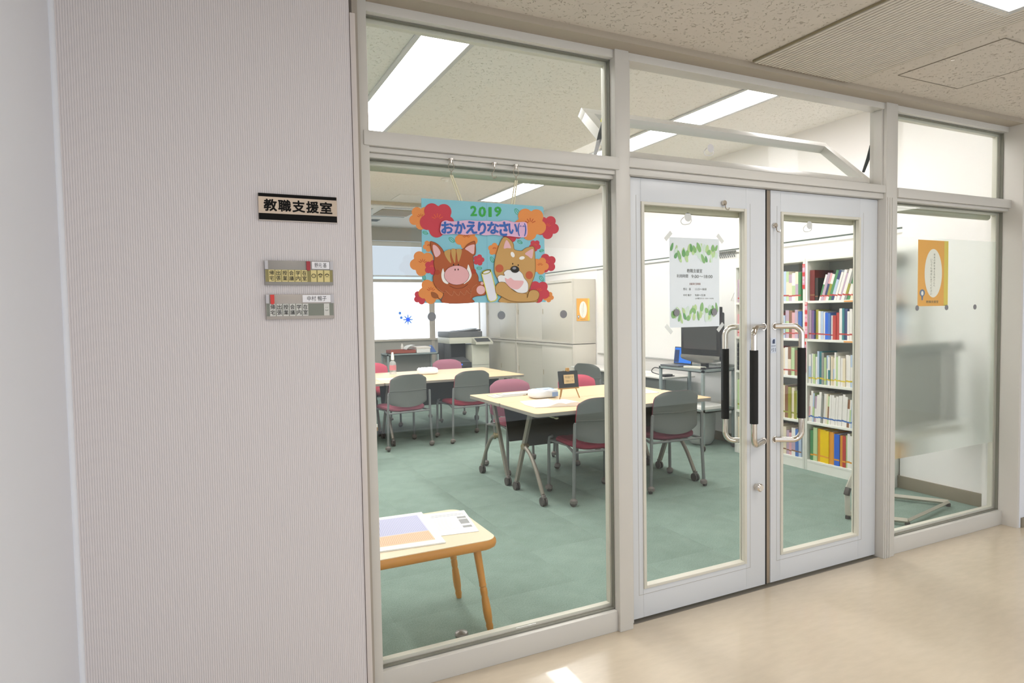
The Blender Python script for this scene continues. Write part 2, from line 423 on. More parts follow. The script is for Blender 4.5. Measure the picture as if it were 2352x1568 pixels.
S(bx(4.79, 4.812, -.127, .05, 0, 2.655, bev=.002).obj('trim_6', mat('reveal_board', 'cfcbc5', .5)))
S(bx(.50, 4.812, -.127, -.035, 2.622, 2.652, bev=.002).obj('trim_7', mat('ceiling_edge_trim', 'aaa091', .6)))

# ------------------------------------------------------------------ doors
def door(i, x0, x1, g0, g1, gap_left):
    d = struct('door_%d' % i, (x0 if gap_left else x1, 0, 0))
    y0, y1 = -.002, .038
    z0, z1, gz0, gz1 = .012, 2.082, .150, 1.975
    b = B().box(x0, g0, y0, y1, z0, z1, bev=.002).box(g1, x1, y0, y1, z0, z1, bev=.002)
    b.box(g0, g1, y0, y1, z0, gz0, bev=.002).box(g0, g1, y0, y1, gz1, z1, bev=.002)
    b.obj('leaf_frame', DOORM, d)
    m = .016
    b = B().box(g0, g0+m, -.008, .03, gz0, gz1, bev=.002).box(g1-m, g1, -.008, .03, gz0, gz1, bev=.002)
    b.box(g0+m, g1-m, -.008, .03, gz0, gz0+.014, bev=.002).box(g0+m, g1-m, -.006, .03, gz1-.014, gz1, bev=.002)
    b.obj('glazing_bead', BEAD, d)
    b = B()
    mm = .028
    for a in ((g0-mm, g0-mm+.002, gz0-mm, gz1+mm), (g1+mm-.002, g1+mm, gz0-mm, gz1+mm), (g0-mm, g1+mm, gz0-mm, gz0-mm+.002)):
        b.box(a[0], a[1], -.0026, .0, a[2], a[3])
    b.obj('groove_line', mat('groove_grey', 'a9a7a2', .6), d)
    bx(g0+m, g1-m, .014, .020, gz0+.012, gz1-.012).obj('pane', GLASS, d)
    bx(g0+.002, g1-.002, .030, .058, gz1-.038, gz1+.01, bev=.003).obj('inner_top_bead', mat('shaded_aluminium_bead', 'aba68f', .45, .2), d)  # deeper bead; shadow under the top rail put into its darker colour
    return d
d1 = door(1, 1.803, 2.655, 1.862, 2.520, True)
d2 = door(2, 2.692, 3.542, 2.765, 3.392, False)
bx(1.765, 1.801, -.006, .04, 0, 2.085).obj('door_jamb', FRAME, w2)
bx(2.657, 2.663, -.004, .034, .012, 2.08).obj('edge_gasket', mat('black_rubber_strip', '2c2a28', .8), d1)
bx(2.664, 2.690, .0, .034, .012, 2.08, bev=.003).obj('meeting_strip', mat('brushed_meeting_strip', 'a79c8e', .3, .6), d1)
def pull(parent, xa, side, ydir, n='pull_handle', lab=None):
    """D pull handle, offset sideways; xa: anchor x, side: +1/-1, ydir -1 corridor side"""
    y0 = -.002 if ydir < 0 else .038
    out = .075*ydir; off = (.145 if (ydir < 0 and side < 0) else .112)*side
    zt, zb = 1.376, .778
    R = .045
    def corner(c, a0, a1, zsign):
        return []
    dirv = Vector((off, out, 0)); L = dirv.length; dv = dirv/L
    base_t = Vector((xa, y0, zt)); base_b = Vector((xa, y0, zb))
    pts = [base_t]
    for k in range(7):
        q = k/6*PI/2
        pts.append(base_t+dv*(L-R)+dv*R*math.sin(q)+Vector((0, 0, -R*(1-math.cos(q)))))
    low = []
    for k in range(7):
        q = k/6*PI/2
        low.append(base_b+dv*(L-R)+dv*R*math.sin(q)+Vector((0, 0, R*(1-math.cos(q)))))
    pts += list(reversed(low))+[base_b]
    h = B().tube(pts, .0148, 18)
    h.cyl(base_t-Vector((0, .0, 0)), base_t+Vector((0,   .004*ydir, 0)), .019, n=20).cyl(base_b, base_b+Vector((0, .004*ydir, 0)), .019, n=20)
    o = h.obj(n, CHROME, parent)
    e = base_t+dv*L
    g = B().cyl((e.x, e.y, .893), (e.x, e.y, 1.262), .0205, n=20).obj('handle_grip', BLACK, o)
    if lab: tag(o, lab)
pull(d1, 2.640, -1, -1,  lab='polished pull handle on the corridor side'); pull(d1, 2.600, -1, 1, lab='polished pull handle on the room side')
pull(d2, 2.722, 1, -1)
kn = B().lathe([(.014, 0), (.014, .012), (.02, .016), (.021, .034), (.016, .04)], n=20)
bmesh.ops.transform(kn.bm, matrix=Matrix.Translation((2.585, -.002, .545)) @ Matrix.Rotation(PI/2, 4, 'X'), verts=kn.bm.verts)
kn.obj('lock_knob', CHROME, d1)
def door_sticker(d, x, txt2):
    b = B().box(x-.020, x+.020, -.0035, -.0025, 1.235, 1.315)
    o = b.obj('push_pull_sticker', mat('pale_blue_sticker', 'cbd3e0', .6), d)
    t = B(); f = lambda a, c: Vector((a, -.0038, c))
    t.raw([f(x-.008, 1.285), f(x+.010, 1.285), f(x+.010, 1.308), f(x-.002, 1.308), f(x-.008, 1.300)], [(0, 1, 2, 3, 4)])
    t.raw([f(x-.016, 1.272), f(x+.016, 1.272), f(x+.016, 1.2745), f(x-.016, 1.2745)], [(0, 1, 2, 3)])
    text_into(t, txt2, f, x-.016, x+.016, 1.243, 1.262)
    t.obj('sticker_print', mat('navy_print', '3e4a68', .6), o)
door_sticker(d1, 2.565, '押'); door_sticker(d2, 2.712, '引')

# ------------------------------------------------------------------ ceiling lamps (room)
def lamp_strip(label, x, y0, y1, xw=.31, zc=ZR, m=LAMP, n=5):
    t = thing('ceiling_light', label, 'ceiling light', (x, (y0+y1)/2, zc))
    e = .035
    f = B().box(x-xw/2-e, x-xw/2, y0-e, y1+e, zc-.012, zc-.001, bev=.002).box(x+xw/2, x+xw/2+e, y0-e, y1+e, zc-.012, zc-.001, bev=.002)
    f.box(x-xw/2, x+xw/2, y0-e, y0, zc-.012, zc-.001).box(x-xw/2, x+xw/2, y1, y1+e, zc-.012, zc-.001)
    f.obj('trim_frame', mat('lamp_trim', 'c9cacb', .4), t)
    L = (y1-y0)/n
    for k in range(n):
        bx(x-xw/2, x+xw/2, y0+k*L+.003, y0+(k+1)*L-.003, zc-.007, zc-.002).obj('diffuser', m, t)
    return t
lamp_strip('long recessed strip light nearest the corridor wall side, above the hanging welcome board', 1.42, .55, 6.45)
lamp_strip('long recessed strip light running above the bookcase side of the room', 4.0, .35, 6.45)
lamp_strip('long recessed strip light at the far left of the room', -1.15, .55, 6.45)
lamp_strip('square corner of a corridor ceiling light beyond the slatted grille', 2.73, -2.15, -.954, .46, ZC, HLAMP, 1)
lamp_strip('corridor ceiling light near the smooth side wall', .45, -3.2, -2.0, .46, ZC, HLAMP, 1)
lamp_strip('corridor ceiling light further right along the corridor', 7.6, -3.2, -2.0, .46, ZC, HLAMP, 1)

# ceiling grille
g = thing('ceiling_grille', 'long slatted grille recessed in the corridor ceiling', 'ceiling grille', (2.76, -1.2, ZC))
gx0, gx1, gy0, gy1 = 2.419, 3.10, -2.4, -.127-.02
gm = mat('beige_grille_slat', 'd8d0c4', .5)
bx(gx0, gx1, gy0, gy1, ZC-.004, ZC-.0015).obj('backing', mat('grille_backing', '9c9284', .7), g)
B().box(gx0-.006, gx0, gy0, gy1, ZC-.010, ZC-.001).box(gx1, gx1+.006, gy0, gy1, ZC-.010, ZC-.001).obj('side_edge', mat('grille_dark_edge', '8f8468', .6), g)
ns = 30; sm = B().box(-.0075, .0075, gy0, gy1, -.013, -.004, bev=.002); 
bmesh.ops.translate(sm.bm, verts=sm.bm.verts, vec=(0, 1.2, 0)); smm = sm.mesh('slat', gm)
short = B().box(-.0075, .0075, -.945, gy1, -.013, -.004, bev=.002); bmesh.ops.translate(short.bm, verts=short.bm.verts, vec=(0, 1.2, 0)); shm = short.mesh('slat', gm)
for k in range(ns):
    x = gx0+.012+k*(gx1-gx0-.024)/(ns-1)
    o = link('slat', shm if 2.485 < x < 2.975 else smm, g); o.location = (x-2.76, 0, 0)
# access hatch
h = thing('ceiling_hatch', 'square access hatch outlined in the corridor ceiling right of the grille', 'ceiling hatch', (3.51, -.55, ZC))
b = B(); hm = mat('hatch_joint', '8d8476', .7)
for a in ((3.262, 3.768, -.303, -.299), (3.262, 3.768, -.79, -.786), (3.260, 3.264, -.79, -.30), (3.764, 3.768, -.79, -.30)):
    b.box(a[0], a[1], a[2], a[3], ZC-.003, ZC-.0005)
b.obj('joint', hm, h)
bx(3.266, 3.762, -.784, -.305, ZC-.0022, ZC-.0006).obj('panel', CEIL1, h)
B().cyl((3.30, -.545, ZC-.006), (3.30, -.545, ZC-.002), .009, n=12).obj('latch', CHROME, h)
# smoke detector, room hatch, air conditioner cassette, vent
d = thing('smoke_detector', 'small round smoke detector on the room ceiling', 'smoke detector', (2.83, 5.2, ZR))
B().lathe([(.052, 0), (.056, -.012), (.045, -.024)], (2.83, 5.2, ZR-.002)).obj('base', WHITE, d)
B().lathe([(.03, -.024), (.026, -.04)], (2.83, 5.2, ZR-.002)).obj('sensor', WHITE, d)
h = thing('ceiling_hatch', 'square white-edged hatch in the room ceiling before the air conditioner', 'ceiling hatch', (2.85, 6.63, ZR))
b = B()
for a in ((2.60, 3.10, 6.39, 6.41), (2.60, 3.10, 6.86, 6.88), (2.60, 2.62, 6.41, 6.86), (3.08, 3.10, 6.41, 6.86)): b.box(a[0], a[1], a[2], a[3], ZR-.006, ZR-.0005)
b.obj('edge_frame', WHITE, h); bx(2.622, 3.078, 6.412, 6.858, ZR-.004, ZR-.0005).obj('panel', CEIL2, h)
ac = thing('air_conditioner', 'square white cassette air conditioner in the room ceiling', 'air conditioner', (2.9, 7.7, ZR))
bx(2.35, 3.45, 7.2, 8.3, ZR-.045, ZR-.001, bev=.012).obj('housing', WHITE, ac)
bx(2.62, 3.18, 7.45, 8.05, ZR-.055, ZR-.046, bev=.004).obj('intake_grille', mat('intake_beige', 'aca08e', .7), ac)
for a in ((2.62, 3.18, 7.27, 7.33), (2.62, 3.18, 8.15, 8.21), (2.42, 2.48, 7.45, 8.05), (3.30, 3.36, 7.45, 8.05)):
    bx(a[0], a[1], a[2], a[3], ZR-.053, ZR-.046, bev=.003).obj('louvre', mat('louvre_grey', 'bfc1c2', .5), ac)
v = thing('ceiling_vent', 'narrow grey air vent between the air conditioner and the windows', 'ceiling vent', (2.55, 8.95, ZR))
bx(2.1, 2.95, 8.85, 9.05, ZR-.012, ZR-.001, bev=.003).obj('frame', mat('vent_grey', '9aa0a6', .5), v)
for k in range(4): bx(2.12, 2.93, 8.875+k*.045, 8.89+k*.045, ZR-.017, ZR-.012).obj('slat', mat('vent_slat_grey', '7f868c', .5), v)

# ------------------------------------------------------------------ back windows
DAYM = emis('daylit_frosted_glass', 'eef5ff', DAY)
fr = mat('window_frame_beige', 'c9c0b4', .5)
for i, (x0, x1) in enumerate(((1.75, 2.93), (3.04, 4.155), (4.265, 5.22))):
    wn = struct('window_%d' % (4+i))
    bx(x0, x1, YB+.03, YB+.04, .99, 2.10).obj('frosted_pane', DAYM, wn)
    b = B().box(x0-.02, x0, YB-.01, YB+.05, .99, 2.9).box(x1, x1+.02, YB-.01, YB+.05, .99, 2.9)
    b.box(x0, x1, YB-.01, YB+.05, .96, .995).box(x0, x1, YB-.02, YB+.05, 2.10, 2.16, bev=.003)
    b.obj('frame', fr, wn)
    bx(x0, x1, YB+.03, YB+.04, 2.16, 2.80).obj('upper_pane', emis('daylit_upper_glass', 'dcebff', DAY*.5), wn)
    for k in range(20):
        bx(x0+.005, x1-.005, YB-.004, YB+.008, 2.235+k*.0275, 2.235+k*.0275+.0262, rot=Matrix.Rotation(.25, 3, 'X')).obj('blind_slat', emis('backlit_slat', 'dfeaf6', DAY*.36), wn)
    bx(x0+.005, x1-.005, YB-.02, YB+.02, 2.205, 2.235, bev=.004).obj('blind_bottom_rail', mat('blind_rail', 'e4e6e6', .5), wn)
    bx(x0-.02, x1+.02, YB-.06, YB+.0, 2.79, 2.88, bev=.006).obj('blind_box', mat('blind_box_beige', 'd9d4ca', .4), wn)
S(B().box(2.945, 3.025, YB-.02, YB+.1, 0.9, 2.9, bev=.003).box(4.175, 4.245, YB-.03, YB+.1, 0.0, 2.9, bev=.003).box(-2.6, 1.72, YB, YB+.1, .99, 2.9).obj('trim_8', fr))
S(bx(1.7, XR, YB-.05, YB, .955, .985, bev=.003).obj('trim_9', fr))
b = B(); f3 = lambda a, c: Vector((a, YB+.028, c))
for k in range(8):
    q = k*PI/4; cx, cz = 3.72, 1.37
    p = Vector((math.cos(q), math.sin(q))); n_ = Vector((-p.y, p.x))
    pts = [p*.01+n_*.016, p*.10+n_*.008, p*.10-n_*.008, p*.01-n_*.016]
    b.raw([f3(cx+a.x, cz+a.y) for a in pts], [(0, 1, 2, 3)])
b.raw([f3(3.72+.038*math.cos(k*PI/6), 1.37+.038*math.sin(k*PI/6)) for k in range(12)], [tuple(range(12))])
tag(b.obj('window_sticker', mat('blue_gel', '3f86e8', .5, emit=.35)), 'blue snowflake sticker on the frosted back window', 'sticker')
for z, lab in ((1.50, 'upper of the two blue dot stickers on the frosted back window'), (1.41, 'lower of the two blue dot stickers on the frosted back window')):
    x = 3.56 if z > 1.45 else 3.585
    tag(B().cyl((x, YB+.026, z), (x, YB+.029, z), .028, n=18).obj('window_sticker', mat('blue_gel', '3f86e8', .5)), lab, 'sticker')

# ------------------------------------------------------------------ sign plates on the ribbed wall
YW = -.127
def plate_map(y): return lambda a, c: Vector((a, y, c))
t = thing('room_sign', 'beige and black room sign with five large black characters', 'sign', (.322, YW, 1.84))
bx(.194, .452, YW-.009, YW-.001, 1.792, 1.882, bev=.001).obj('backing', mat('clear_sign_plate', 'c8bdb4', .3), t)
bx(.195, .450, YW-.0115, YW-.009, 1.816, 1.871).obj('face_plate', mat('champagne_plate', 'b7a593', .35, .3), t)
bx(.195, .450, YW-.0118, YW-.009, 1.871, 1.882).obj('upper_black_band', mat('sign_black', '12100f', .7, spec=.15), t)
bx(.195, .450, YW-.0118, YW-.009, 1.795, 1.816).obj('lower_black_band', mat('sign_black', '12100f', .7, spec=.15), t)
b = B()
for k, ch in enumerate('教職支援室'):
    x0 = .212+k*.0455; text_into(b, ch, plate_map(YW-.0125), x0, x0+.0395, 1.8245, 1.8625, .034)
b.obj('lettering', mat('sign_black', '12100f', .7, spec=.15), t)
def status_board(label, z0, z1, stripc, tilec, backc, names, nx0, nx1, redx, redc, extras):
    x0, x1 = .207, .431; W = x1-x0; H = z1-z0
    t = thing('status_board', label, 'name board', ((x0+x1)/2, YW, z0))
    bx(x0, x1, YW-.012, YW-.001, z0, z1, bev=.001).obj('body', mat('status_grey_'+stripc, stripc, .4, .3), t)
    zs = z1-H*.36; zb = z0+H*.13
    bx(x0+.002, x1-.002, YW-.0125, YW-.012, zb, zs-.001).obj('tile_channel', mat('channel_'+backc, backc, .5), t)
    bx(x0, x0+.011, YW-.016, YW-.0125, zs, z1, bev=.001).obj('end_cap', mat('light_grey_cap', 'bdbbc0', .4), t)
    bx(x1-.011, x1, YW-.016, YW-.0125, zs, z1, bev=.001).obj('end_cap', mat('light_grey_cap', 'bdbbc0', .4), t)
    words = ['帰宅', '出張', '授業', '会議', '学内', '在室']
    for k, w_ in enumerate(words):
        a0 = x0+W*(.055+k*.0945); a1 = a0+W*.082
        o = bx(a0, a1, YW-.014, YW-.0128, zb, zs-.0015).obj('status_tile', mat('tile_'+tilec, tilec, .6), t)
        b = B(); h = (zs-zb)
        for q, ch in enumerate(w_): text_into(b, ch, plate_map(YW-.0143), a0+.002, a1-.002, zb+h*(.53-.43*q), zb+h*(.90-.43*q), .012)
        b.obj('lettering', INK, o)
    for fx, kind in extras:
        a0 = x0+W*fx; a1 = a0+W*.082; cx = (a0+a1)/2; cz = (zb+zs)/2
        o = bx(a0, a1, YW-.014, YW-.0128, zb, zs-.0015).obj('face_tile', mat('tile_'+tilec, tilec, .6), t)
        b = B(); fy = YW-.0146; R = W*.029
        def ring(cx, cz, R, a=0, bb=2*PI, w_=.0006, n=20):
            b.tube([(cx+R*math.cos(a+(bb-a)*i/n), fy, cz+R*math.sin(a+(bb-a)*i/n)) for i in range(n+1)], w_, 5)
        def dot(x, z, r=.0007): b.cyl((x, fy-.0003, z), (x, fy+.0003, z), r, n=8)
        if kind == 'o': ring(cx, cz, R, w_=.0009); dot(cx-.002, cz+.001, .0005); dot(cx+.002, cz+.001, .0005); ring(cx, cz-.0005, .002, PI*1.2, PI*1.8, .0004, 6)
        elif kind == 'h': ring(cx, cz, R, .3, PI-.3, .0016); ring(cx-.0022, cz-.001, .0021, w_=.0005, n=10); ring(cx+.0022, cz-.001, .0021, w_=.0005, n=10); ring(cx, cz-.002, .0035, PI*1.1, PI*1.9, .0005, 8)
        elif kind == 'g': ring(cx, cz, R, .2, PI-.2, .0013); dot(cx-.0023, cz, .0006); dot(cx+.0023, cz, .0006); ring(cx-.0025, cz-.004, .002, 0, PI, .0005, 6); ring(cx+.0025, cz-.004, .002, 0, PI, .0005, 6)
        else: dot(cx-.0027, cz+.0065, .0009); dot(cx+.0027, cz+.0065, .0009); ring(cx, cz+.001, .0055, PI*1.15, PI*1.85, .0006, 8)
        b.obj('face_drawing', INK, o)
    a0 = x0+W*nx0; a1 = x0+W*nx1
    o = bx(a0, a1, YW-.0145, YW-.0126, zs+.003, z1-.002).obj('name_strip', mat('name_strip_white', 'e9e8ec', .5), t)
    b = B(); text_into(b, names, plate_map(YW-.0149), a0+(a1-a0)*.16, a0+(a1-a0)*.84, zs+.0075, z1-.0055)
    b.obj('lettering', INK, o)
    rx = x0+W*redx; zz = zs-.003
    pts = [(rx, z1-.001), (rx, zz+.003), (rx+.004, zz), (rx+.009, zz), (rx+.0125, zz+.003), (rx+.0125, z1-.001)]
    B().prism(pts, lambda a, c: Vector((a, YW-.0195, c)), lambda a, c: Vector((a, YW-.0126, c))).obj('slider', mat('slider_'+redc, redc, .35), t)
status_board('upper grey status board with yellow tiles and a dark red slider', 1.577, 1.659, '8c8883', 'd8c98c', '8d8350', '野元 基', .68, .945, .60, '9d1420', [(.665, 'o'), (.765, 'h'), (.865, 'g')])
status_board('lower grey status board with white tiles and a bright red slider', 1.461, 1.545, 'a49c95', 'cfcfca', '7d8177', '中村 暢子', .53, .955, .065, 'd02a1c', [(.845, 's')])

# ------------------------------------------------------------------ welcome board
def homography(src, dst):
    import numpy as np
    A = []
    for (x, y), (u, v) in zip(src, dst):
        A.append([x, y, 1, 0, 0, 0, -u*x, -u*y, -u]); A.append([0, 0, 0, x, y, 1, -v*x, -v*y, -v])
    H = np.linalg.svd(np.array(A, float))[2][-1].reshape(3, 3)
    return lambda x, y: (lambda q: (q[0]/q[2], q[1]/q[2]))(H @ np.array([x, y, 1.0]))
Hb = homography([(210, 472), (1355, 562), (1378, 1462), (205, 1464)], [(.785, 1.913), (1.316, 1.911), (1.320, 1.513), (.780, 1.513)])
YP = -.062
bd = thing('welcome_board', 'pale blue handmade welcome board with a paper boar and a paper dog', 'poster', (1.05, YP, 1.513))
def P(layer):
    y = YP-.0009*layer
    def f(a, c):
        x, z = Hb(a, c); return Vector((x, y, z))
    return f
def art(name, pts, col, layer, rough=.75, parent=bd, thick=.0008, mt=None):
    f0 = P(layer); f1 = lambda a, c: f0(a, c)+Vector((0, thick, 0))
    return B().prism(pts, f0, f1).obj(name, mt or mat('card_'+col, col, rough), parent, smooth=False)
def smooth(pts, n=5):
    out = []; N = len(pts)
    for i in range(N):
        p0, p1, p2, p3 = [Vector(pts[(i+k-1) % N]) for k in range(4)]
        for j in range(n):
            t = j/n
            out.append(tuple(.5*((2*p1)+(-p0+p2)*t+(2*p0-5*p1+4*p2-p3)*t*t+(-p0+3*p1-3*p2+p3)*t**3)))
    return out
def ell(cx, cy, rx, ry, rot=0, n=24):
    c, s = math.cos(rot), math.sin(rot)
    return [(cx+rx*math.cos(q)*c-ry*math.sin(q)*s, cy+rx*math.cos(q)*s+ry*math.sin(q)*c) for q in [2*PI*k/n for k in range(n)]]
def strokes(name, lines, col, layer, wd, parent=bd):
    f = P(layer); b = B()
    for ln in lines:
        ln = [Vector(p) for p in ln]
        for a, c in zip(ln, ln[1:]):
            d = (c-a).normalized(); nn = Vector((-d.y, d.x))*wd/2; a2 = a-d*wd*.2; c2 = c+d*wd*.2
            b.poly([f(*(a2+nn)), f(*(c2+nn)), f(*(c2-nn)), f(*(a2-nn))])
    return b.obj(name, mat('ink_'+col, col, .7), parent)
def curve(pts, n=6):
    out = []
    q = [pts[0]]+list(pts)+[pts[-1]]
    for i in range(len(pts)-1):
        p0, p1, p2, p3 = [Vector(q[i+k]) for k in range(4)]
        for j in range(n+(i == len(pts)-2)):
            t = j/n; out.append(tuple(.5*((2*p1)+(-p0+p2)*t+(2*p0-5*p1+4*p2-p3)*t*t+(-p0+3*p1-3*p2+p3)*t**3)))
    return out
BL = '86c3d3'
B().prism([(210, 472), (1340, 560), (1355, 575), (1378, 1462), (205, 1464)], P(0), lambda a, c: P(0)(a, c)+Vector((0, .004, 0))).obj('backing_board', mat('pale_blue_card', BL, .7), bd, smooth=False)
strokes('fold_line', [[(822, 525), (825, 1463)]], '7ab5c6', .5, 4)
RED, ORG = 'c4424f', 'e08f4e'
fl = [(200, 655, 112, ORG, .3, 1), (355, 675, 168, RED, 1.5, 2), (1060, 790, 105, RED, .2, 1), (1388, 755, 112, RED, .4, 1), (1228, 722, 155, ORG, 1.5, 2),
      (628, 850, 110, ORG, 1.5, 1), (270, 922, 55, ORG, .2, 1), (210, 1085, 122, ORG, 1.4, 1), (297, 1125, 72, RED, .6, 2), (285, 1352, 122, ORG, 1.5, 2),
      (188, 1408, 70, RED, .5, 1), (892, 957, 60, ORG, .9, 1), (743, 1058, 54, RED, .7, 1), (1275, 927, 55, RED, .3, 1), (1385, 1095, 92, RED, 1.2, 1),
      (1322, 1118, 82, ORG, .5, 2), (1308, 1362, 108, RED, 1.5, 2), (1402, 1414, 52, ORG, .4, 1)]
for cx, cy, R, col, ph, ly in fl:
    pts = []
    for k in range(60):
        q = 2*PI*k/60; r = R*(.70+.30*abs(math.sin(2.5*(q+ph)))**.7)
        pts.append((cx+r*math.cos(q), cy+r*math.sin(q)))
    o = art('paper_flower', pts, col, ly)
    tag(o, 'red paper flower' if col == RED else 'orange paper flower')
    lines = []
    for k in range(5):
        q = -PI/2+(k-2)*.55; lines.append([(cx+.14*R*math.cos(q), cy+.14*R*math.sin(q)), (cx+.34*R*math.cos(q), cy+.34*R*math.sin(q))])
    strokes('stamen_line', lines, 'b8502a' if col == ORG else 'd9603f', ly+.6, max(4, R*.045), o)
for cx, cy, rot, s_ in ((240, 797, .4, 1), (490, 865, .7, 1.3), (224, 1222, 1.4, 1), (748, 1135, 0, 1), (870, 1055, 1.1, 1.2), (1133, 892, .5, 1), (1105, 607, 1, 1.3), (1337, 975, -.3, .8), (1337, 1238, 1, 1.2)):
    c, s = math.cos(rot), math.sin(rot)
    def T(a, b_): return (cx+(a*c-b_*s)*s_, cy+(a*s+b_*c)*s_)
    up = [T(24*math.cos(q), 13*math.sin(q)) for q in [PI*k/8 for k in range(9)]]; dn = [T(24*math.cos(q), -13*math.sin(q)) for q in [PI*k/8 for k in range(9)]]
    strokes('leaf_outline', [up, dn, [T(-18, 0), T(20, 0)]], '3fae62', .8, 4)
# boar
boar = [(395, 1463), (405, 1378), (350, 1335), (312, 1280), (306, 1210), (330, 1172), (314, 1090), (318, 1025), (293, 960), (286, 890), (305, 882), (352, 905), (395, 950), (415, 985), (440, 966), (500, 956), (560, 957), (600, 950), (640, 908), (688, 884), (706, 888), (713, 960), (706, 1008), (687, 1025), (692, 1100), (700, 1150), (732, 1210), (738, 1262), (768, 1264), (797, 1292), (806, 1340), (800, 1388), (760, 1397), (712, 1402), (672, 1425), (680, 1463)]
bo = art('paper_boar', smooth(boar, 4), 'ab5a33', 4); tag(bo, 'brown paper boar')
strokes('outline', [smooth(boar, 4)], '7c3b20', 4.6, 4, bo)
art('inner_ear', smooth([(307, 915), (340, 922), (372, 965), (375, 1000), (335, 1028), (312, 980)]), 'e4b6b8', 5, parent=bo)
art('inner_ear', smooth([(612, 950), (650, 922), (698, 912), (700, 940), (690, 1002), (640, 972)]), 'e4b6b8', 5, parent=bo)
for s_ in ([(414, 985), (440, 964), (472, 958), (468, 1020), (478, 1086), (440, 1048)], [(480, 957), (520, 956), (520, 1030), (512, 1086), (486, 1020)], [(530, 956), (578, 959), (572, 1015), (546, 1076), (535, 1010)]):
    art('head_stripe', smooth(s_), 'c19a5c', 5, parent=bo)
art('tusk', smooth([(400, 1135), (414, 1172), (450, 1175), (450, 1277), (410, 1270), (390, 1240), (384, 1190)]), 'ecebe6', 5, parent=bo)
art('tusk', smooth([(640, 1100), (660, 1150), (671, 1200), (655, 1240), (625, 1268), (595, 1280), (610, 1190), (628, 1145)]), 'ecebe6', 5, parent=bo)
art('snout', ell(528, 1201, 118, 92), 'e2adb0', 6, parent=bo)
strokes('snout_outline', [ell(528, 1201, 118, 92)+[ell(528, 1201, 118, 92)[0]]], '7c4a3c', 6.4, 3, bo)
for e in ((514, 1148), (543, 1147)): art('nostril', ell(e[0], e[1], 5, 9, n=12), '3a1d18', 7, parent=bo)
for e in ((501, 1101), (547, 1101)): art('eye', ell(e[0], e[1], 5, 9, n=12), '1f1512', 5, parent=bo)
art('cheek', ell(345, 1172, 26, 24), 'a9442c', 5, parent=bo); art('cheek', ell(690, 1165, 22, 26), 'a9442c', 5, parent=bo)
strokes('smile', [curve([(460, 1300), (520, 1326), (590, 1318), (635, 1285)])], '6e331d', 5, 4, bo)
art('paw_pad', ell(757, 1343, 41, 42), 'e4b6b8', 5, parent=bo); art('paw_pad', ell(770, 1280, 15, 15, n=14), 'e4b6b8', 5, parent=bo)
strokes('fur_line', [curve([(340, 1320), (400, 1365), (430, 1350)]), curve([(420, 1345), (480, 1395), (500, 1350)]), curve([(500, 1355), (545, 1395), (560, 1352)]), curve([(560, 1352), (600, 1390), (620, 1350)]), curve([(620, 1345), (655, 1375), (680, 1320), (718, 1290)]), curve([(640, 1325), (660, 1360), (662, 1420)])], 'cf8a63', 5, 4, bo)
art('tail_tuft', smooth([(285, 1360), (318, 1362), (348, 1385), (352, 1412), (320, 1420), (292, 1400)]), '9a5a30', 3.5, parent=bo)
strokes('tail', [curve([(345, 1408), (370, 1430), (395, 1455)])], '9a5a30', 3.6, 7, bo)
# dog
dog = [(945, 1463), (955, 1408), (905, 1380), (892, 1335), (905, 1295), (932, 1272), (914, 1235), (891, 1180), (888, 1100), (905, 1010), (930, 930), (952, 880), (972, 850), (1000, 845), (1040, 870), (1068, 910), (1078, 962), (1142, 976), (1165, 962), (1190, 948), (1245, 934), (1266, 955), (1272, 1040), (1276, 1130), (1268, 1210), (1240, 1280), (1218, 1340), (1215, 1358), (1252, 1346), (1295, 1358), (1312, 1395), (1296, 1440), (1265, 1463)]
dg_ = art('paper_dog', smooth(dog, 4), 'c49b5f', 4); tag(dg_, 'tan paper dog')
strokes('outline', [smooth(dog, 4)], '8d6737', 4.6, 4, dg_)
art('inner_ear', smooth([(1003, 872), (1046, 945), (1010, 948), (976, 948)]), 'e0b4bb', 5, parent=dg_)
art('inner_ear', smooth([(1248, 958), (1252, 1000), (1240, 1048), (1205, 1025), (1178, 1000)]), 'e0b4bb', 5, parent=dg_)
art('brow_spot', ell(1060, 1010, 17, 27, -.4), 'ededeb', 5, parent=dg_); art('brow_spot', ell(1148, 1043, 26, 16, -.2), 'ededeb', 5, parent=dg_)
art('cheek', ell(935, 1140, 38, 38), 'bf6040', 5, parent=dg_); art('cheek', ell(1217, 1206, 34, 38), 'bf6040', 5, parent=dg_)
mz = [(918, 1222), (945, 1202), (982, 1207), (976, 1180), (1010, 1154), (1062, 1160), (1112, 1160), (1150, 1190), (1168, 1232), (1196, 1268), (1207, 1310), (1194, 1366), (1120, 1376), (1060, 1340), (1010, 1310), (985, 1272), (932, 1272)]
art('muzzle', smooth(mz), 'e9eaec', 5.5, parent=dg_); strokes('muzzle_outline', [smooth(mz)], '6f655c', 5.9, 3, dg_)
art('tongue', smooth([(985, 1232), (1012, 1242), (1040, 1230), (1070, 1252), (1112, 1256), (1160, 1262), (1150, 1300), (1110, 1338), (1060, 1333), (1010, 1300)]), 'e6b5b8', 6.4, parent=dg_)
art('nose', ell(1080, 1150, 41, 33, .15), '2a2826', 7, parent=dg_); art('nose_shine', ell(1073, 1139, 18, 12), '8b8e96', 8, parent=dg_)
for e in ((1061, 1097), (1113, 1110)): art('eye', ell(e[0], e[1], 5, 8, n=12), '1f1512', 5, parent=dg_)
arm = [(905, 1378), (893, 1335), (905, 1295), (940, 1270), (985, 1277), (1022, 1315), (1080, 1362), (1140, 1378), (1190, 1382), (1196, 1420), (1215, 1362), (1255, 1346), (1296, 1360), (1311, 1396), (1290, 1440), (1240, 1456), (1150, 1460), (1050, 1452), (985, 1425), (950, 1405)]
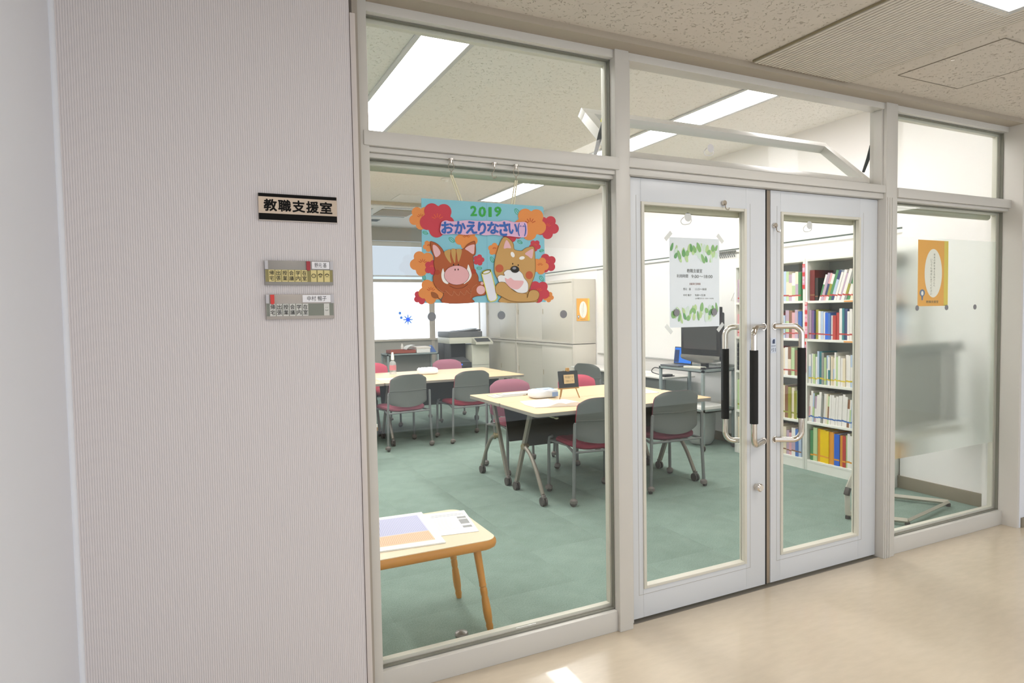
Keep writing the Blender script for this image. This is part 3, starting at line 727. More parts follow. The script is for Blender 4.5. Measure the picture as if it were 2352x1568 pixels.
art('arm', smooth(arm, 4), 'c49b5f', 7, parent=dg_); strokes('arm_outline', [smooth(arm, 4)], '8d6737', 7.5, 4, dg_)
sc = [(765, 1187), (800, 1160), (848, 1150), (862, 1190), (885, 1290), (912, 1422), (892, 1447), (848, 1457), (826, 1436), (800, 1330)]
so = art('paper_scroll', sc, 'dfe0e8', 6); tag(so, 'white rolled certificate edged in yellow')
strokes('scroll_edge', [sc+[sc[0]], ell(810, 1172, 40, 17, -.25)+[ell(810, 1172, 40, 17, -.25)[0]]], 'd6cf4d', 6.5, 8, so)
# banner text
ban = [(375, 775), (382, 735), (392, 700), (430, 684), (480, 694), (560, 690), (640, 684), (720, 692), (820, 692), (930, 700), (990, 690), (1080, 708), (1180, 708), (1195, 760), (1188, 842), (1110, 848), (1040, 838), (960, 835), (880, 822), (800, 828), (720, 815), (620, 822), (520, 812), (440, 815), (392, 812)]
bn = art('text_banner', smooth(ban, 3), 'dcb3d2', 8); tag(bn, 'pink banner strip behind the blue lettering')
b = B(); f9 = P(9.2)
for ch, a0, a1, c0, c1 in (('お', 388, 500, 805, 700), ('か', 513, 612, 808, 698), ('え', 622, 720, 808, 698), ('り', 735, 805, 818, 705), ('な', 822, 925, 812, 706), ('さ', 935, 1012, 832, 706), ('い', 1022, 1100, 815, 722), ('(', 1106, 1122, 836, 716), (')', 1168, 1184, 838, 720), ('^', 1122, 1142, 750, 738), ('^', 1150, 1170, 752, 738)):
    text_into(b, ch, f9, a0, a1, c0, c1, .045 if ch not in '()^' else .02)
b.obj('lettering', mat('blue_marker', '2f62b0', .6), bn)
b = B(); f2 = P(1.5)
for ch, a0, a1, c0, c1 in (('2', 667, 730, 645, 548), ('0', 745, 815, 655, 556), ('1', 838, 868, 655, 562), ('9', 893, 960, 652, 558)):
    text_into(b, ch, f2, a0+4, a1-4, c0-4, c1+4, .045)
tag(b.obj('lettering', mat('green_marker', '35a445', .6), bd), 'green year numerals')
for x0, z0, x1 in ((.913, 2.012, .952), (1.196, 2.012, 1.172)):
    B().tube([(x0-.004, -.05, z0), (x1-.006, YP+.004, 1.90)], .0035, 6).tube([(x0+.004, -.05, z0), (x1+.006, YP+.004, 1.90)], .0035, 6).obj('hanging_cord', mat('cream_cord', 'ded9bd', .6), bd)

def magnet_hook(x, label, z=2.076, y=-.05, s=1, closed=True, facing=False):
    t = thing('magnet_hook', label, 'hook', (x, y, z))
    if not facing:
        B().cyl((x, y, z-.006), (x, y, z), .011, n=16).cyl((x, y, z-.016), (x, y, z-.006), .004, n=10).obj('magnet', CHROME, t)
        if closed: B().tube(curve([(x-.003, y, z-.012), (x-.012, y, z-.03), (x, y, z-.05), (x+.012, y, z-.03), (x+.003, y, z-.012)]), .0014, 6).tube([(x, y, z-.048), (x, y, z-.064)], .002, 6).obj('hook_wire', CHROME, t)
        else: B().tube(curve([(x, y, z-.012), (x-.001, y, z-.03), (x-.011, y, z-.045), (x-.004, y, z-.062), (x+.009, y, z-.054)]), .0018, 6).obj('hook_wire', CHROME, t)
    else:
        B().cyl((x, -.004, z), (x, -.016, z), .013, n=16).obj('magnet', CHROME, t)
        B().tube(curve([(x, -.018, z-.004), (x-.001, -.02, z-.02), (x-.006, -.03, z-.032), (x+.004, -.036, z-.036), (x+.008, -.036, z-.026)]), .0024, 6).obj('hook_wire', CHROME, t)
magnet_hook(.913, 'steel magnet hook holding the left cord of the welcome board')
magnet_hook(1.099, 'empty steel magnet hook under the rail, between the two in use', closed=False)
magnet_hook(1.196, 'steel magnet hook holding the right cord of the welcome board')
magnet_hook(2.365, 'small magnet hook at the top of the left door', z=1.995, facing=True)
magnet_hook(2.715, 'small magnet hook at the top corner of the right door', z=1.90, facing=True)
# clear hanging loops / suction hooks behind glass
for x, y, z, lab in ((2.17, .030, 1.922, 'clear suction loop at the top of the left door glass'), (3.02, .030, 1.920, 'clear suction loop at the top of the right door glass'), (2.41, .13, 2.30, 'clear suction cup on the tilted hopper window')):
    t = thing('suction_hook', lab, 'hook', (x, y, z)); cm = mat('clear_suction_plastic', 'd9d7d8', .2)
    B().lathe([(.022, 0), (.016, .006), (.006, .01)], (0, 0, 0)).obj('cup', cm, t, world=False).rotation_euler = (-PI/2, 0, 0)
    B().tube(curve([(x-.018, y+.01, z), (x-.034, y+.012, z-.018), (x-.02, y+.014, z-.034), (x+.02, y+.014, z-.030), (x+.032, y+.012, z-.012), (x+.018, y+.01, z)]), .0022, 6).obj('loop', cm, t)

# dots
for x, y, lab in ((.839, .0035, 'left grey round warning dot on the large left pane'), (1.145, .0035, 'middle grey round warning dot on the large left pane'), (1.446, .0035, 'right grey round warning dot on the large left pane')):
    tag(B().cyl((x, .0075, 1.460), (x, .0055, 1.460), .0175, n=28).obj('warning_dot', DOT), lab, 'sticker')
for x, lab in ((2.083, 'grey warning dot over the lower left leaves of the opening hours notice'), (2.322, 'grey warning dot over the lower right leaves of the opening hours notice')):
    tag(B().cyl((x, .0135, 1.457), (x, .0115, 1.457), .0175, n=28).obj('warning_dot', DOT), lab, 'sticker')
for x, lab in ((3.93, 'grey warning dot below the left corner of the orange notice'), (4.225, 'grey warning dot below the right corner of the orange notice'), (4.528, 'grey warning dot alone at the right of the frosted pane')):
    tag(B().cyl((x, .0075, 1.457), (x, .0055, 1.457), .0165, n=28).obj('warning_dot', DOT), lab, 'sticker')

# opening hours notice
t = thing('opening_hours_notice', 'white opening hours notice with green leaf borders on the left door', 'notice', (2.2, .021, 1.385))
bx(2.047, 2.362, .0212, .0222, 1.385, 1.820).obj('sheet', mat('notice_paper', 'e6e9f0', .7), t)
NY = .0204
LC = [mat('leaf_print_mid', '8cba79', .7), mat('leaf_print_light', 'bdd79c', .7), mat('leaf_print_pale', 'd6e6da', .7), mat('leaf_print_dark', '6da46a', .7)]
bl = B(); rnd = random.Random(3)
def leaf(x, z, a, w_, h_, mi, y=NY):
    c, s = math.cos(a), math.sin(a); pts = []; bl.cnt = getattr(bl, 'cnt', 0)+1; y = y-.00001*bl.cnt
    for k in range(14):
        q = 2*PI*k/14; u = w_*math.sin(q)*(1-.25*math.cos(q)); v = h_*math.cos(q)
        pts.append(Vector((x+u*c-v*s, y, z+u*s+v*c)))
    bl.mi = mi; bl.poly(pts)
for zc, sgn in ((1.748, 1), (1.452, -1)):
    for k in range(26): leaf(2.065+rnd.random()*.28, zc+rnd.uniform(-.028, .03), rnd.uniform(-.6, .6), rnd.uniform(.006, .012), rnd.uniform(.014, .026), rnd.choice((1, 2, 2, 1)), NY)
    for k in range(13):
        leaf(2.062+k*.0237+rnd.uniform(-.006, .006), zc+rnd.uniform(-.03, .035), rnd.uniform(-.55, .55), rnd.uniform(.006, .012), rnd.uniform(.013, .026), rnd.choice((0, 0, 3)), NY-.0003)
bl.obj('leaf_print', LC, t)
b = B(); fN = lambda a, c: Vector((a, NY-.0005, c))
for s_, x0, x1, z0, z1 in (('教職支援室', 2.153, 2.250, 1.651, 1.670), ('利用時間', 2.090, 2.160, 1.626, 1.643), ('9:00～18:00', 2.182, 2.316, 1.625, 1.641), ('野元　基', 2.130, 2.177, 1.565, 1.577), ('11:15～18:00', 2.204, 2.277, 1.565, 1.576), ('中村 暢子', 2.130, 2.181, 1.536, 1.547), ('9:00～15:30', 2.204, 2.270, 1.536, 1.546), ('(水曜日のみ 9:00～14:00)', 2.204, 2.323, 1.520, 1.529)):
    text_into(b, s_, fN, x0, x1, z0, z1)
b.obj('printed_text', mat('grey_print', '5c5c58', .7), t)
b = B(); text_into(b, '支援員在室時間', fN, 2.168, 2.238, 1.591, 1.602); b.obj('heading_text', mat('brown_print', '8a4a34', .7), t)
for x, z, r in ((2.040, 1.825, .78), (2.368, 1.823, -.78), (2.040, 1.378, -.78), (2.368, 1.380, .78)):
    bx(x-.026, x+.026, .0202, .0208, z-.010, z+.010, rot=Matrix.Rotation(-r, 3, 'Y')).obj('tape_strip', clear_plastic('matte_tape_%.1f' % (x+z), 'e6e4e2', .6), t)

# orange notice (behind right pane) and its twin on the cabinet
def orange_notice(label, x0, x1, y, z0, z1, flip=1, face=-1):
    t = thing('orange_notice', label, 'notice', ((x0+x1)/2, y, z0)); W = x1-x0; H = z1-z0
    e = .0006*face
    bx(x0, x1, y-.0005, y+.0005, z0, z1).obj('sheet', mat('orange_print', 'f0b04e', .7), t)
    g = lambda k: (lambda a, c: Vector((x0+a*W, y+face*(.0005+k*.0003), z0+c*H)))
    g1 = g(1); B().raw([g1(*p) for p in [(.86, 0.0), (1, 0.0), (1, 1), (.86, 1)]], [(0, 1, 2, 3)]).obj('yellow_side_band', mat('yellow_print', 'e6cf5a', .7), t)
    g2 = g(2); B().raw([g2(*p) for p in ell(.5, .5, .29, .37, n=36)], [tuple(range(36))]).obj('white_oval', mat('oval_white', 'f4f1e6', .7), t)
    b = B(); g3 = g(3)
    for col, chars, top in ((.53, '将来の夢を考える皆さんへ', .80), (.43, 'いつでも相談に来てください', .72)):
        for k, ch in enumerate(chars): text_into(b, ch, g3, col-.028, col+.028, top-k*.043-.034, top-k*.043)
    text_into(b, '教職支援室', g3, .27, .68, .045, .085)
    b.obj('printed_text', mat('olive_print', '6f6f55', .7), t)
    b = B(); b.raw([g3(*p) for p in ell(.14, .20, .085, .055, n=20)], [tuple(range(20))]); b.raw([g3(*p) for p in [(.11, .15), (.17, .15), (.16, .09), (.12, .09)]], [(0, 1, 2, 3)])
    b.obj('emblem', mat('blue_emblem', '6c7f9c', .7), t)
    b = B(); b.raw([g(4)(*p) for p in ell(.14, .195, .04, .035, n=14)], [tuple(range(14))]); b.obj('emblem_centre', mat('oval_white', 'f4f1e6', .7), t)
    return t
orange_notice('orange notice with a white oval taped behind the frosted pane', 3.948, 4.250, .0155, 1.468, 1.872)
orange_notice('orange notice with a white oval on the side of the beige cabinet', 4.905, 5.125, 5.508, 1.335, 1.660)

# ------------------------------------------------------------------ cabinets
def cabinet(label, y0, y1, x0=4.84, x1=5.232, split=None):
    t = thing('storage_cabinet', label, 'cabinet', (x0, y0, 0)); zm = 1.0; zt = 1.94
    yf = x0
    for z0, z1, nm in ((.06, zm-.005, 'lower'), (zm+.005, zt, 'upper')):
        b = B().box(x0+.03, x1, y0, y1, z0, z1, bev=.003)
        b.box(x0, x0+.03, y0, y0+.03, z0, z1).box(x0, x0+.03, y1-.03, y1, z0, z1).box(x0, x0+.03, y0+.03, y1-.03, z0, z0+.03).box(x0, x0+.03, y0+.03, y1-.03, z1-.035, z1)
        b.obj('body', CAB, t)
        ym = split or (y0+y1)/2
        a = B().box(x0+.012, x0+.024, y0+.03, ym+.02, z0+.03, z1-.035, bev=.001).obj('sliding_door', CABD, t)
        B().box(x0+.003, x0+.008, ym-.03, ym-.015, (z0+z1)/2-.03, (z0+z1)/2+.05, bev=.001).obj('door_pull', mat('pull_beige', 'b9ad93', .5), a)
        a = B().box(x0+.025, x0+.032, ym-.02, y1-.03, z0+.03, z1-.035).obj('sliding_door', CABD, t)
        B().box(x0+.018, x0+.023, y1-.07, y1-.055, (z0+z1)/2-.03, (z0+z1)/2+.05, bev=.001).obj('door_pull', mat('pull_beige', 'b9ad93', .5), a)
    bx(x0+.02, x1, y0+.01, y1-.01, 0, .06).obj('plinth', mat('cabinet_plinth', '8f8a80', .6), t)
    return t
cabinet('tall beige sliding door cabinet with the orange notice on its side', 5.515, 7.37)
cabinet('tall beige sliding door cabinet furthest back, beside the windows', 7.385, 8.62)

# ------------------------------------------------------------------ whiteboard on the right wall
t = thing('whiteboard', 'long white wall board above the side tables', 'whiteboard', (5.22, 4.1, .85))
bx(5.222, 5.234, 2.55, 5.45, .87, 2.06).obj('board_surface', mat('glossy_white_board', 'e9e8e5', .12), t)
bx(5.218, 5.236, 2.53, 2.55, .85, 2.07).box(5.218, 5.236, 2.55, 5.45, 2.06, 2.072).box(5.218, 5.236, 2.55, 5.45, .85, .87).obj('board_frame', mat('aluminium', 'b9b9b7', .35, .7), t)
bx(5.165, 5.222, 3.0, 5.3, .853, .866, bev=.002).obj('pen_tray', mat('aluminium', 'b9b9b7', .35, .7), t)
t = thing('clip_rack', 'small black wire clip rack hanging from the wall rail', 'rack', (5.2, 2.88, 2.03))
b = B().box(5.205, 5.222, 2.76, 3.02, 2.085, 2.10)
for k in range(9): b.tube([(5.21, 2.77+k*.03, 2.10), (5.195, 2.77+k*.03, 2.06), (5.21, 2.77+k*.03, 2.03)], .005, 6)
b.obj('wire', mat('grey_black_wire', '6b6d6a', .5), t)
t = thing('wire_hanger', 'thin wire clothes hanger on a small hook beside the bookcase', 'hanger', (5.21, 2.74, 1.55))
B().tube([(5.225, 2.74, 1.83), (5.205, 2.74, 1.70), (5.205, 2.82, 1.56), (5.205, 2.66, 1.56), (5.205, 2.74, 1.70)], .003, 6).obj('wire', mat('pale_wire', 'c9c6bf', .4), t)
B().cyl((5.236, 2.74, 1.835), (5.215, 2.74, 1.835), .014, n=12).obj('hook', mat('cream_hook', 'd8cfae', .4), t)

# ------------------------------------------------------------------ bookcases
def bookcase(label, y0, y1, boards, x0=4.93, x1=5.225, ztop=1.885):
    t = thing('bookcase', label, 'bookcase', (x0, y0, 0))
    for y in (y0, y1-.022): bx(x0, x1, y, y+.022, 0, ztop, bev=.001).obj('side_panel', SHELFM, t)
    bx(x1-.008, x1, y0+.022, y1-.022, 0, ztop).obj('back_panel', mat('grey_shelf_back', 'aaaca6', .5), t)
    bx(x0, x1, y0, y1, ztop, ztop+.03, bev=.002).obj('top_panel', SHELFM, t)
    for z in boards: bx(x0+.002, x1-.008, y0+.022, y1-.022, z-.022, z, bev=.001).obj('shelf', SHELFM, t)
    bx(x0+.003, x0+.015, y0+.022, y1-.022, 0, boards[-1]-.022).obj('kick_plate', SHELFM, t)
    return t
bA = [1.532, 1.189, .789, .444, .095]; bB = [1.535, 1.190, .846, .442, .097]
bookcase('white steel bookcase nearest the wall corner, full of leaning paperbacks', .865, 1.640, bA)
bookcase('white steel bookcase beside the television trolley', 1.644, 2.495, bB)
ORD = ['first', 'second', 'third', 'fourth', 'fifth', 'sixth', 'seventh', 'eighth', 'ninth', 'tenth', 'eleventh', 'twelfth', 'thirteenth', 'fourteenth', 'fifteenth', 'sixteenth', 'seventeenth', 'eighteenth', 'nineteenth', 'twentieth', 'twenty-first', 'twenty-second', 'twenty-third', 'twenty-fourth', 'twenty-fifth', 'twenty-sixth', 'twenty-seventh', 'twenty-eighth', 'twenty-ninth', 'thirtieth', 'thirty-first', 'thirty-second', 'thirty-third', 'thirty-fourth', 'thirty-fifth']
BOOKC = {'white': 'e6e3de', 'cream': 'e2d6bd', 'pale blue': 'b4c6dc', 'blue': '4a74b8', 'navy': '39466f', 'red': 'b8433c', 'dark red': '742f2d', 'pink': 'd9a5aa', 'green': '4f8a5c', 'pale green': 'b6cd9b', 'teal': '3f7f86', 'yellow': 'd9c23c', 'bright yellow': 'e8c400', 'orange': 'e09a35', 'brown': '8a6247', 'grey': '93958f', 'purple': '8a6c9c', 'black': '35322f', 'bright blue': '2f66cc', 'mauve': 'b9a3b5', 'olive': '98963f'}
def bmat(c): return mat('book_'+c.replace(' ', '_'), BOOKC[c], .5)
PAGES = mat('book_pages', 'e3dccb', .8)
def book(y, w_, h_, dp, z, cols, label, tilt=0, group=None):
    """stands at far/left edge y (y decreases to the right in the picture); spine at x0"""
    x0 = 4.945+random.uniform(0, .012); c1, c2, c3 = cols
    b = B()
    b.mi = 0; b.box(x0, x0+dp, -w_, -w_+.0018, 0, h_).box(x0, x0+dp, -.0018, 0, 0, h_)
    zs = [0, h_*.16, h_*.21, h_*random.uniform(.5, .7), h_]
    for k, (a, c) in enumerate(zip(zs, zs[1:])):
        b.mi = (2, 3, 0, 2)[k] if c2 != c1 else (0, 3, 0, 0)[k]
        b.box(x0-.002, x0+.0002, -w_, 0, a, c)
    b.mi = 1; b.box(x0+.001, x0+dp-.004, -w_+.0019, -.0019, .004, h_-.004)
    bmesh.ops.translate(b.bm, verts=b.bm.verts, vec=(-x0, 0, 0))
    o = link('book', b.mesh('book', [bmat(c1), PAGES, bmat(c2), bmat(c3)], smooth=False))
    o.location = (x0, y, z+.0008); o.rotation_euler = (tilt, 0, 0)
    return tag(o, label, 'book', group)
def fill(case, shelfname, y_left, y_right, z, hmin, hmax, wmin, wmax, pal, band, tilt=0, dp=(.15, .21), accents=.5, fixed=None, maxn=99):
    y = y_left-.004; k = 0
    while k < maxn:
        if fixed and k < len(fixed): c1, w_, h_ = fixed[k]; c2 = c1
        else:
            c1 = random.choice(pal); c2 = random.choice(pal) if random.random() < accents else c1
            w_ = random.uniform(wmin, wmax); h_ = random.uniform(hmin, hmax)
        tl = tilt if not callable(tilt) else tilt(k)
        adv = w_/max(.7, math.cos(tl)) if tl else w_
        if y-adv-h_*0 < y_right+.003: break
        lab = '%s book, %s from the left, %s, %s' % (c1+(' and '+c2 if c2 != c1 else ''), ORD[k], shelfname, case)
        book(y, w_, h_, random.uniform(*dp), z, (c1, c2, band), lab, tl, 'books on the %s of the %s' % (shelfname, case))
        y -= adv+.0006; k += 1
R_, L_ = 'corner bookcase', 'trolley side bookcase'
YL3, YR3 = 1.618, .888; YL2, YR2 = 2.473, 1.667
# right case; the tilted row leans left: rotate about x by a positive angle moves the top toward -y (right)
for kk, (cc, ww) in enumerate((('dark red', .034), ('dark red', .030))): pass
fill(R_, 'top shelf', YL3-.012, YL3-.10, 1.532, .27, .275, .04, .041, ['dark red'], 'brown', 0, (.24, .25), 0, [('dark red', .048, .272), ('black', .030, .20)])
fill(R_, 'leaning top row', YL3-.095, YR3+.09, 1.532, .235, .275, .019, .030, ['white', 'white', 'cream', 'pale blue', 'navy', 'white', 'green', 'grey', 'pink', 'mauve', 'olive', 'white'], 'red', .30, (.15, .2))
fill(R_, 'second shelf', YL3, YR3, 1.189, .225, .275, .018, .030, ['mauve', 'white', 'white', 'cream', 'white', 'pale blue', 'white', 'navy', 'teal', 'white', 'pink', 'white', 'pale blue', 'grey', 'white'], 'red', 0, fixed=[('mauve', .026, .26), ('purple', .024, .255), ('navy', .016, .25), ('olive', .03, .262), ('white', .022, .25), ('pale blue', .025, .245), ('white', .02, .24), ('bright blue', .03, .235), ('blue', .022, .23), ('white', .022, .21), ('red', .03, .21), ('red', .026, .235), ('white', .03, .27), ('teal', .022, .27)])
fill(R_, 'third shelf', YL3, YR3, .789, .24, .30, .016, .028, ['white', 'pale blue', 'teal', 'white', 'cream', 'white', 'pale green', 'white', 'grey', 'white', 'blue', 'white', 'pale blue'], 'yellow')
fill(R_, 'fourth shelf', YL3, YR3, .444, .235, .285, .014, .026, ['white', 'mauve', 'pale blue', 'white', 'pink', 'white', 'white', 'pale green', 'brown', 'white', 'grey', 'cream'], 'blue', .05)
fill(R_, 'bottom shelf', YL3-.02, YR3, .095, .26, .31, .022, .035, ['orange', 'yellow', 'pale green', 'red', 'white'], 'orange', 0, (.2, .24), 0, [('green', .028, .27), ('pale green', .018, .30), ('pale green', .025, .30), ('orange', .026, .295), ('bright yellow', .055, .292), ('bright yellow', .035, .286), ('orange', .04, .285), ('orange', .012, .28), ('bright blue', .05, .275), ('orange', .03, .27), ('red', .03, .27), ('pale green', .016, .28)])
pals = ['white', 'cream', 'white', 'pale blue', 'pink', 'mauve', 'navy', 'brown', 'red', 'pale green', 'blue', 'white']
fill(L_, 'top shelf', YL2, YR2, 1.535, .23, .285, .026, .040, ['white', 'cream', 'mauve', 'pale green', 'white', 'pale blue', 'green'], 'red')
fill(L_, 'second shelf', YL2, YR2, 1.190, .20, .265, .028, .042, pals+['brown', 'red', 'mauve'], 'red')
fill(L_, 'third shelf', YL2-.14, YR2, .846, .22, .27, .026, .040, ['white', 'pink', 'brown', 'red', 'cream', 'pale green', 'white'], 'red')
fill(L_, 'fourth shelf', YL2, YR2, .442, .26, .31, .028, .042, ['pale green', 'yellow', 'olive', 'brown', 'navy', 'white', 'cream'], 'olive', 0, (.18, .24), .3, [('pale green', .03, .31), ('pale green', .028, .31), ('pale green', .03, .31)])
fill(L_, 'bottom shelf', YL2, YR2, .097, .20, .27, .028, .042, ['cream', 'white', 'pale blue', 'brown', 'blue', 'green', 'mauve', 'pink', 'red'], 'brown', 0, (.18, .22), .2, [('cream', .045, .27), ('yellow', .03, .19)])
t = thing('drawer_unit', 'stack of dark grey letter drawers on the third shelf beside the television trolley', 'drawer unit', (4.95, 2.4, .847))
bx(4.945, 5.2, 2.345, 2.469, .8475, 1.13, bev=.003).obj('casing', mat('drawer_casing', '5c5e60', .5), t)
for k in range(6): 
    o = bx(4.935, 4.946, 2.352, 2.463, .855+k*.045, .893+k*.045, bev=.004).obj('drawer', mat('smoke_drawer', '3a3b3f', .3), t)
    bx(4.930, 4.936, 2.39, 2.425, .866+k*.045, .874+k*.045).obj('drawer_pull', mat('pale_drawer_pull', 'a8a8ac', .4), o)
# tags on the uprights and shelf edges
REDT = mat('red_tag', 'd64a4a', .6); PINKT = mat('pink_tag', 'e79abc', .6)
for (y, z0, z1, lab) in ((1.655, 1.64, 1.865, 'pink and red genre tag strip at the top between the two bookcases'), (1.628, 1.195, 1.52, 'pink and red genre tag strip at mid height between the two bookcases'), (1.640, .885, 1.165, 'pink and red genre tag strip lowest between the two bookcases')):
    t = thing('genre_tag', lab, 'tag', (4.93, y, z0)); n_ = 3 if z1-z0 > .3 else 2
    bx(4.9262, 4.9285, y-.013, y+.013, z0, z1).obj('pink_strip', PINKT, t)
    b = B()
    for k in range(n_): zc = z0+(z1-z0)*(k+.02)/n_; b.box(4.9252, 4.9263, y-.013, y+.013, zc, zc+.035)
    b.box(4.9252, 4.9263, y-.013, y+.013, z1-.03, z1); b.obj('red_block', REDT, t)
    b = B()
    for k, ch in enumerate(('教育', '心理')[:2] if n_ == 2 else ('道徳', '特活', '教育')):
        for q, c in enumerate(ch): 
            zc = z0+(z1-z0)*(k+.55)/n_+.035-q*.033
            text_into(b, c, lambda a, d: Vector((4.9248, y-(a-.5)*.02, d)), 0, 1, zc-.012, zc+.012)
    b.obj('tag_lettering', PAPER, t)
for z, lab in ((1.522, 'orange label strip on the edge of the upper shelf'), (1.179, 'orange label strip on the edge of the second shelf')):
    tag(bx(4.9268, 4.9295, .90, 1.25, z-.008, z+.004).obj('shelf_label', mat('orange_label', 'e8a45c', .6)), lab, 'label')

# ------------------------------------------------------------------ chairs
def chair_meshes():
    M = {}
    def leg(sx, rear):
        b = B()
        if rear: b.tube([(sx*.262, -.235, .062), (sx*.250, -.225, .40), (sx*.245, -.235, .62), (sx*.243, -.238, .632)], [.013, .013, .013, .010], 10)
        else: b.tube([(sx*.262, .225, .062), (sx*.258, .222, .40), (sx*.252, .215, .452), (sx*.24, .19, .462)], [.013, .013, .013, .012], 10)
        return b.mesh('leg', GREYM)
    for sx in (-1, 1):
        for rear in (0, 1): M['leg', sx, rear] = leg(sx, rear)
    b = B().tube([(-.252, .218, .425), (.252, .218, .425)], .009, 8).tube([(-.252, -.226, .405), (.252, -.226, .405)], .009, 8)
    for s in (-1, 1): b.tube([(s*.256, .222, .425), (s*.20, 0, .418), (s*.252, -.226, .405)], .010, 8)
    M['rail'] = b.mesh('seat_rail', GREYM)
    b = B().cyl((-.009, 0, .026), (.009, 0, .026), .026, n=18)
    M['wheel'] = b.mesh('wheel', CAST)
    b = B().lathe([(.008, .066), (.012, .060), (.028, .048), (.030, .03), (.026, .022)], (0, 0, 0), n=14)
    M['hood'] = b.mesh('caster_hood', CAST2)
    # shell
    def shell(front):
        rows = []
        nz, nx = 16, 18
        for j in range(nz+1):
            v = j/nz; z = .462+v*.358
            hw = .228-.014*v - (.034*max(0, (v-.86)/.14)**2.4) - .03*max(0, (.12-v)/.12)**2
            row = []
            for i in range(nx+1):
                u = i/nx*2-1
                x = u*hw
                y = -.250+.055*(u*u)*.9 - .03*v + .012*math.sin(v*PI)
                zz = z-(.03*(abs(u)**4)*(v**3)) + .03*(1-v)**3*(u*u)
                row.append((x, y+(.028 if front else 0)*(1-.6*abs(u)**6)*(1-.7*max(0, (v-.85)/.15)**2), zz))
            rows.append(row)
        return rows
    M['shell_rows'] = shell(0); M['pad_rows'] = shell(1)
    b = B().grid(M['shell_rows'])
    M['shell'] = b.mesh('back_shell', SHELL)
    M['shell'].materials.clear(); M['shell'].materials.append(SHELL)
    # crease bar
    rows = M['shell_rows']; j = 8
    b = B().tube([(p[0]*1.0, p[1]-.0025, p[2]) for p in rows[j]], .0035, 6); M['crease'] = b.mesh('crease', SHELL)
    return M
CM = chair_meshes()
def chair(label, x, y, rz, backc, seatc, group='casters chairs', ):
    t = thing('caster_chair', label, 'chair', (x, y, 0), rz, group)
    for sx in (-1, 1):
        for rear in (0, 1):
            o = link('leg', CM['leg', sx, rear], t)
            px, py = sx*.262, (-.235 if rear else .225)
            a = random.uniform(0, 6.28)
            h = link('caster_hood', CM['hood'], o); h.location = (px, py, 0)
            w_ = link('wheel', CM['wheel'], o); w_.location = (px+.008*math.cos(a), py+.008*math.sin(a), 0); w_.rotation_euler = (0, 0, a)
    link('seat_rail', CM['rail'], t)
    key = 'seat'+seatc
    if key not in CM:
        b = B(); rings = []
        prof = [(0, .412), (.93, .414), (1, .428), (1, .446), (.95, .460), (.80, .468), (.4, .472), (0.02, .472)]
        for s, z in prof[0:]:
            s = max(s, .02); ring = []
            for k in range(32):
                q = 2*PI*k/32; cx, sy = math.cos(q), math.sin(q)
                ex = (abs(cx)**.45)*math.copysign(1, cx)*.232*s; ey = (abs(sy)**.5)*math.copysign(1, sy)*.225*s
                ring.append(b.bm.verts.new((ex*(1+.05*sy), ey, z+.012*(cx*cx)*s - .006*(ey > .15))))
            rings.append(ring)
        b.skin(rings); CM[key] = b.mesh('seat', mat('seat_'+seatc, seatc, .85, bump=.3, bscale=600))
    link('seat', CM[key], t)
    link('back_shell', CM['shell'], t); 
    link('crease', CM['crease'], t)
    key = 'pad'+backc
    if key not in CM:
        b = B(); A = CM['shell_rows']; P_ = CM['pad_rows']; nz = len(A)
        b.grid(P_)
        edgeA = A[0]+[r[-1] for r in A[1:]]+list(reversed(A[-1]))[1:]+[r[0] for r in reversed(A[:-1])][:-1]
        edgeP = P_[0]+[r[-1] for r in P_[1:]]+list(reversed(P_[-1]))[1:]+[r[0] for r in reversed(P_[:-1])][:-1]
        n_ = len(edgeA)
        for k in range(n_): b.poly([edgeA[k], edgeA[(k+1) % n_], edgeP[(k+1) % n_], edgeP[k]])
        bmesh.ops.remove_doubles(b.bm, verts=b.bm.verts, dist=.0001)
        CM[key] = b.mesh('back_pad', mat('pad_'+backc, backc, .85, bump=.3, bscale=600))
    link('back_pad', CM[key], t)
    return t
WINE, ROSE, MAUVE, MAROON = '96283c', 'c8576c', 'a66d80', '6d3442'
D2R = math.radians
chair('grey-backed chair with a mauve seat at the left of the far table', 2.02, 4.60, D2R(8), MAUVE, '94505f', None)
chair('grey-backed chair with a bright wine seat at the far table, second from the left', 2.80, 4.62, D2R(3), WINE, WINE, None)
chair('grey-backed chair with a wine seat in front of the near table, nearest the mullion', 2.79, 1.905, D2R(-5), WINE, '86273b', None)
chair('grey-backed chair seen through the left door glass, with a dull maroon seat', 3.50, 1.905, D2R(-3), MAROON, MAROON, None)
chair('rose-backed chair behind the far table, at the left edge of the pane', 2.09, 6.0, PI, ROSE, WINE, None)
chair('mauve-backed chair behind the far table, in front of the copier', 3.18, 6.02, PI, MAUVE, WINE, None)
chair('mauve-backed chair behind the near table, left of the tissue pack', 2.72, 2.99, PI+.03, MAUVE, '94505f', None)
chair('rose-backed chair behind the near table and the small easel', 3.47, 2.99, PI-.02, ROSE, WINE, None)
chair('grey chair facing the wall table, nearer the cabinet', 4.60, 4.50, -PI/2+.25, '6f7370', '6f7370', None)
chair('grey chair facing the wall table, partly hidden by the mullion', 4.58, 3.75, -PI/2+.2, '6f7370', '6f7370', None)

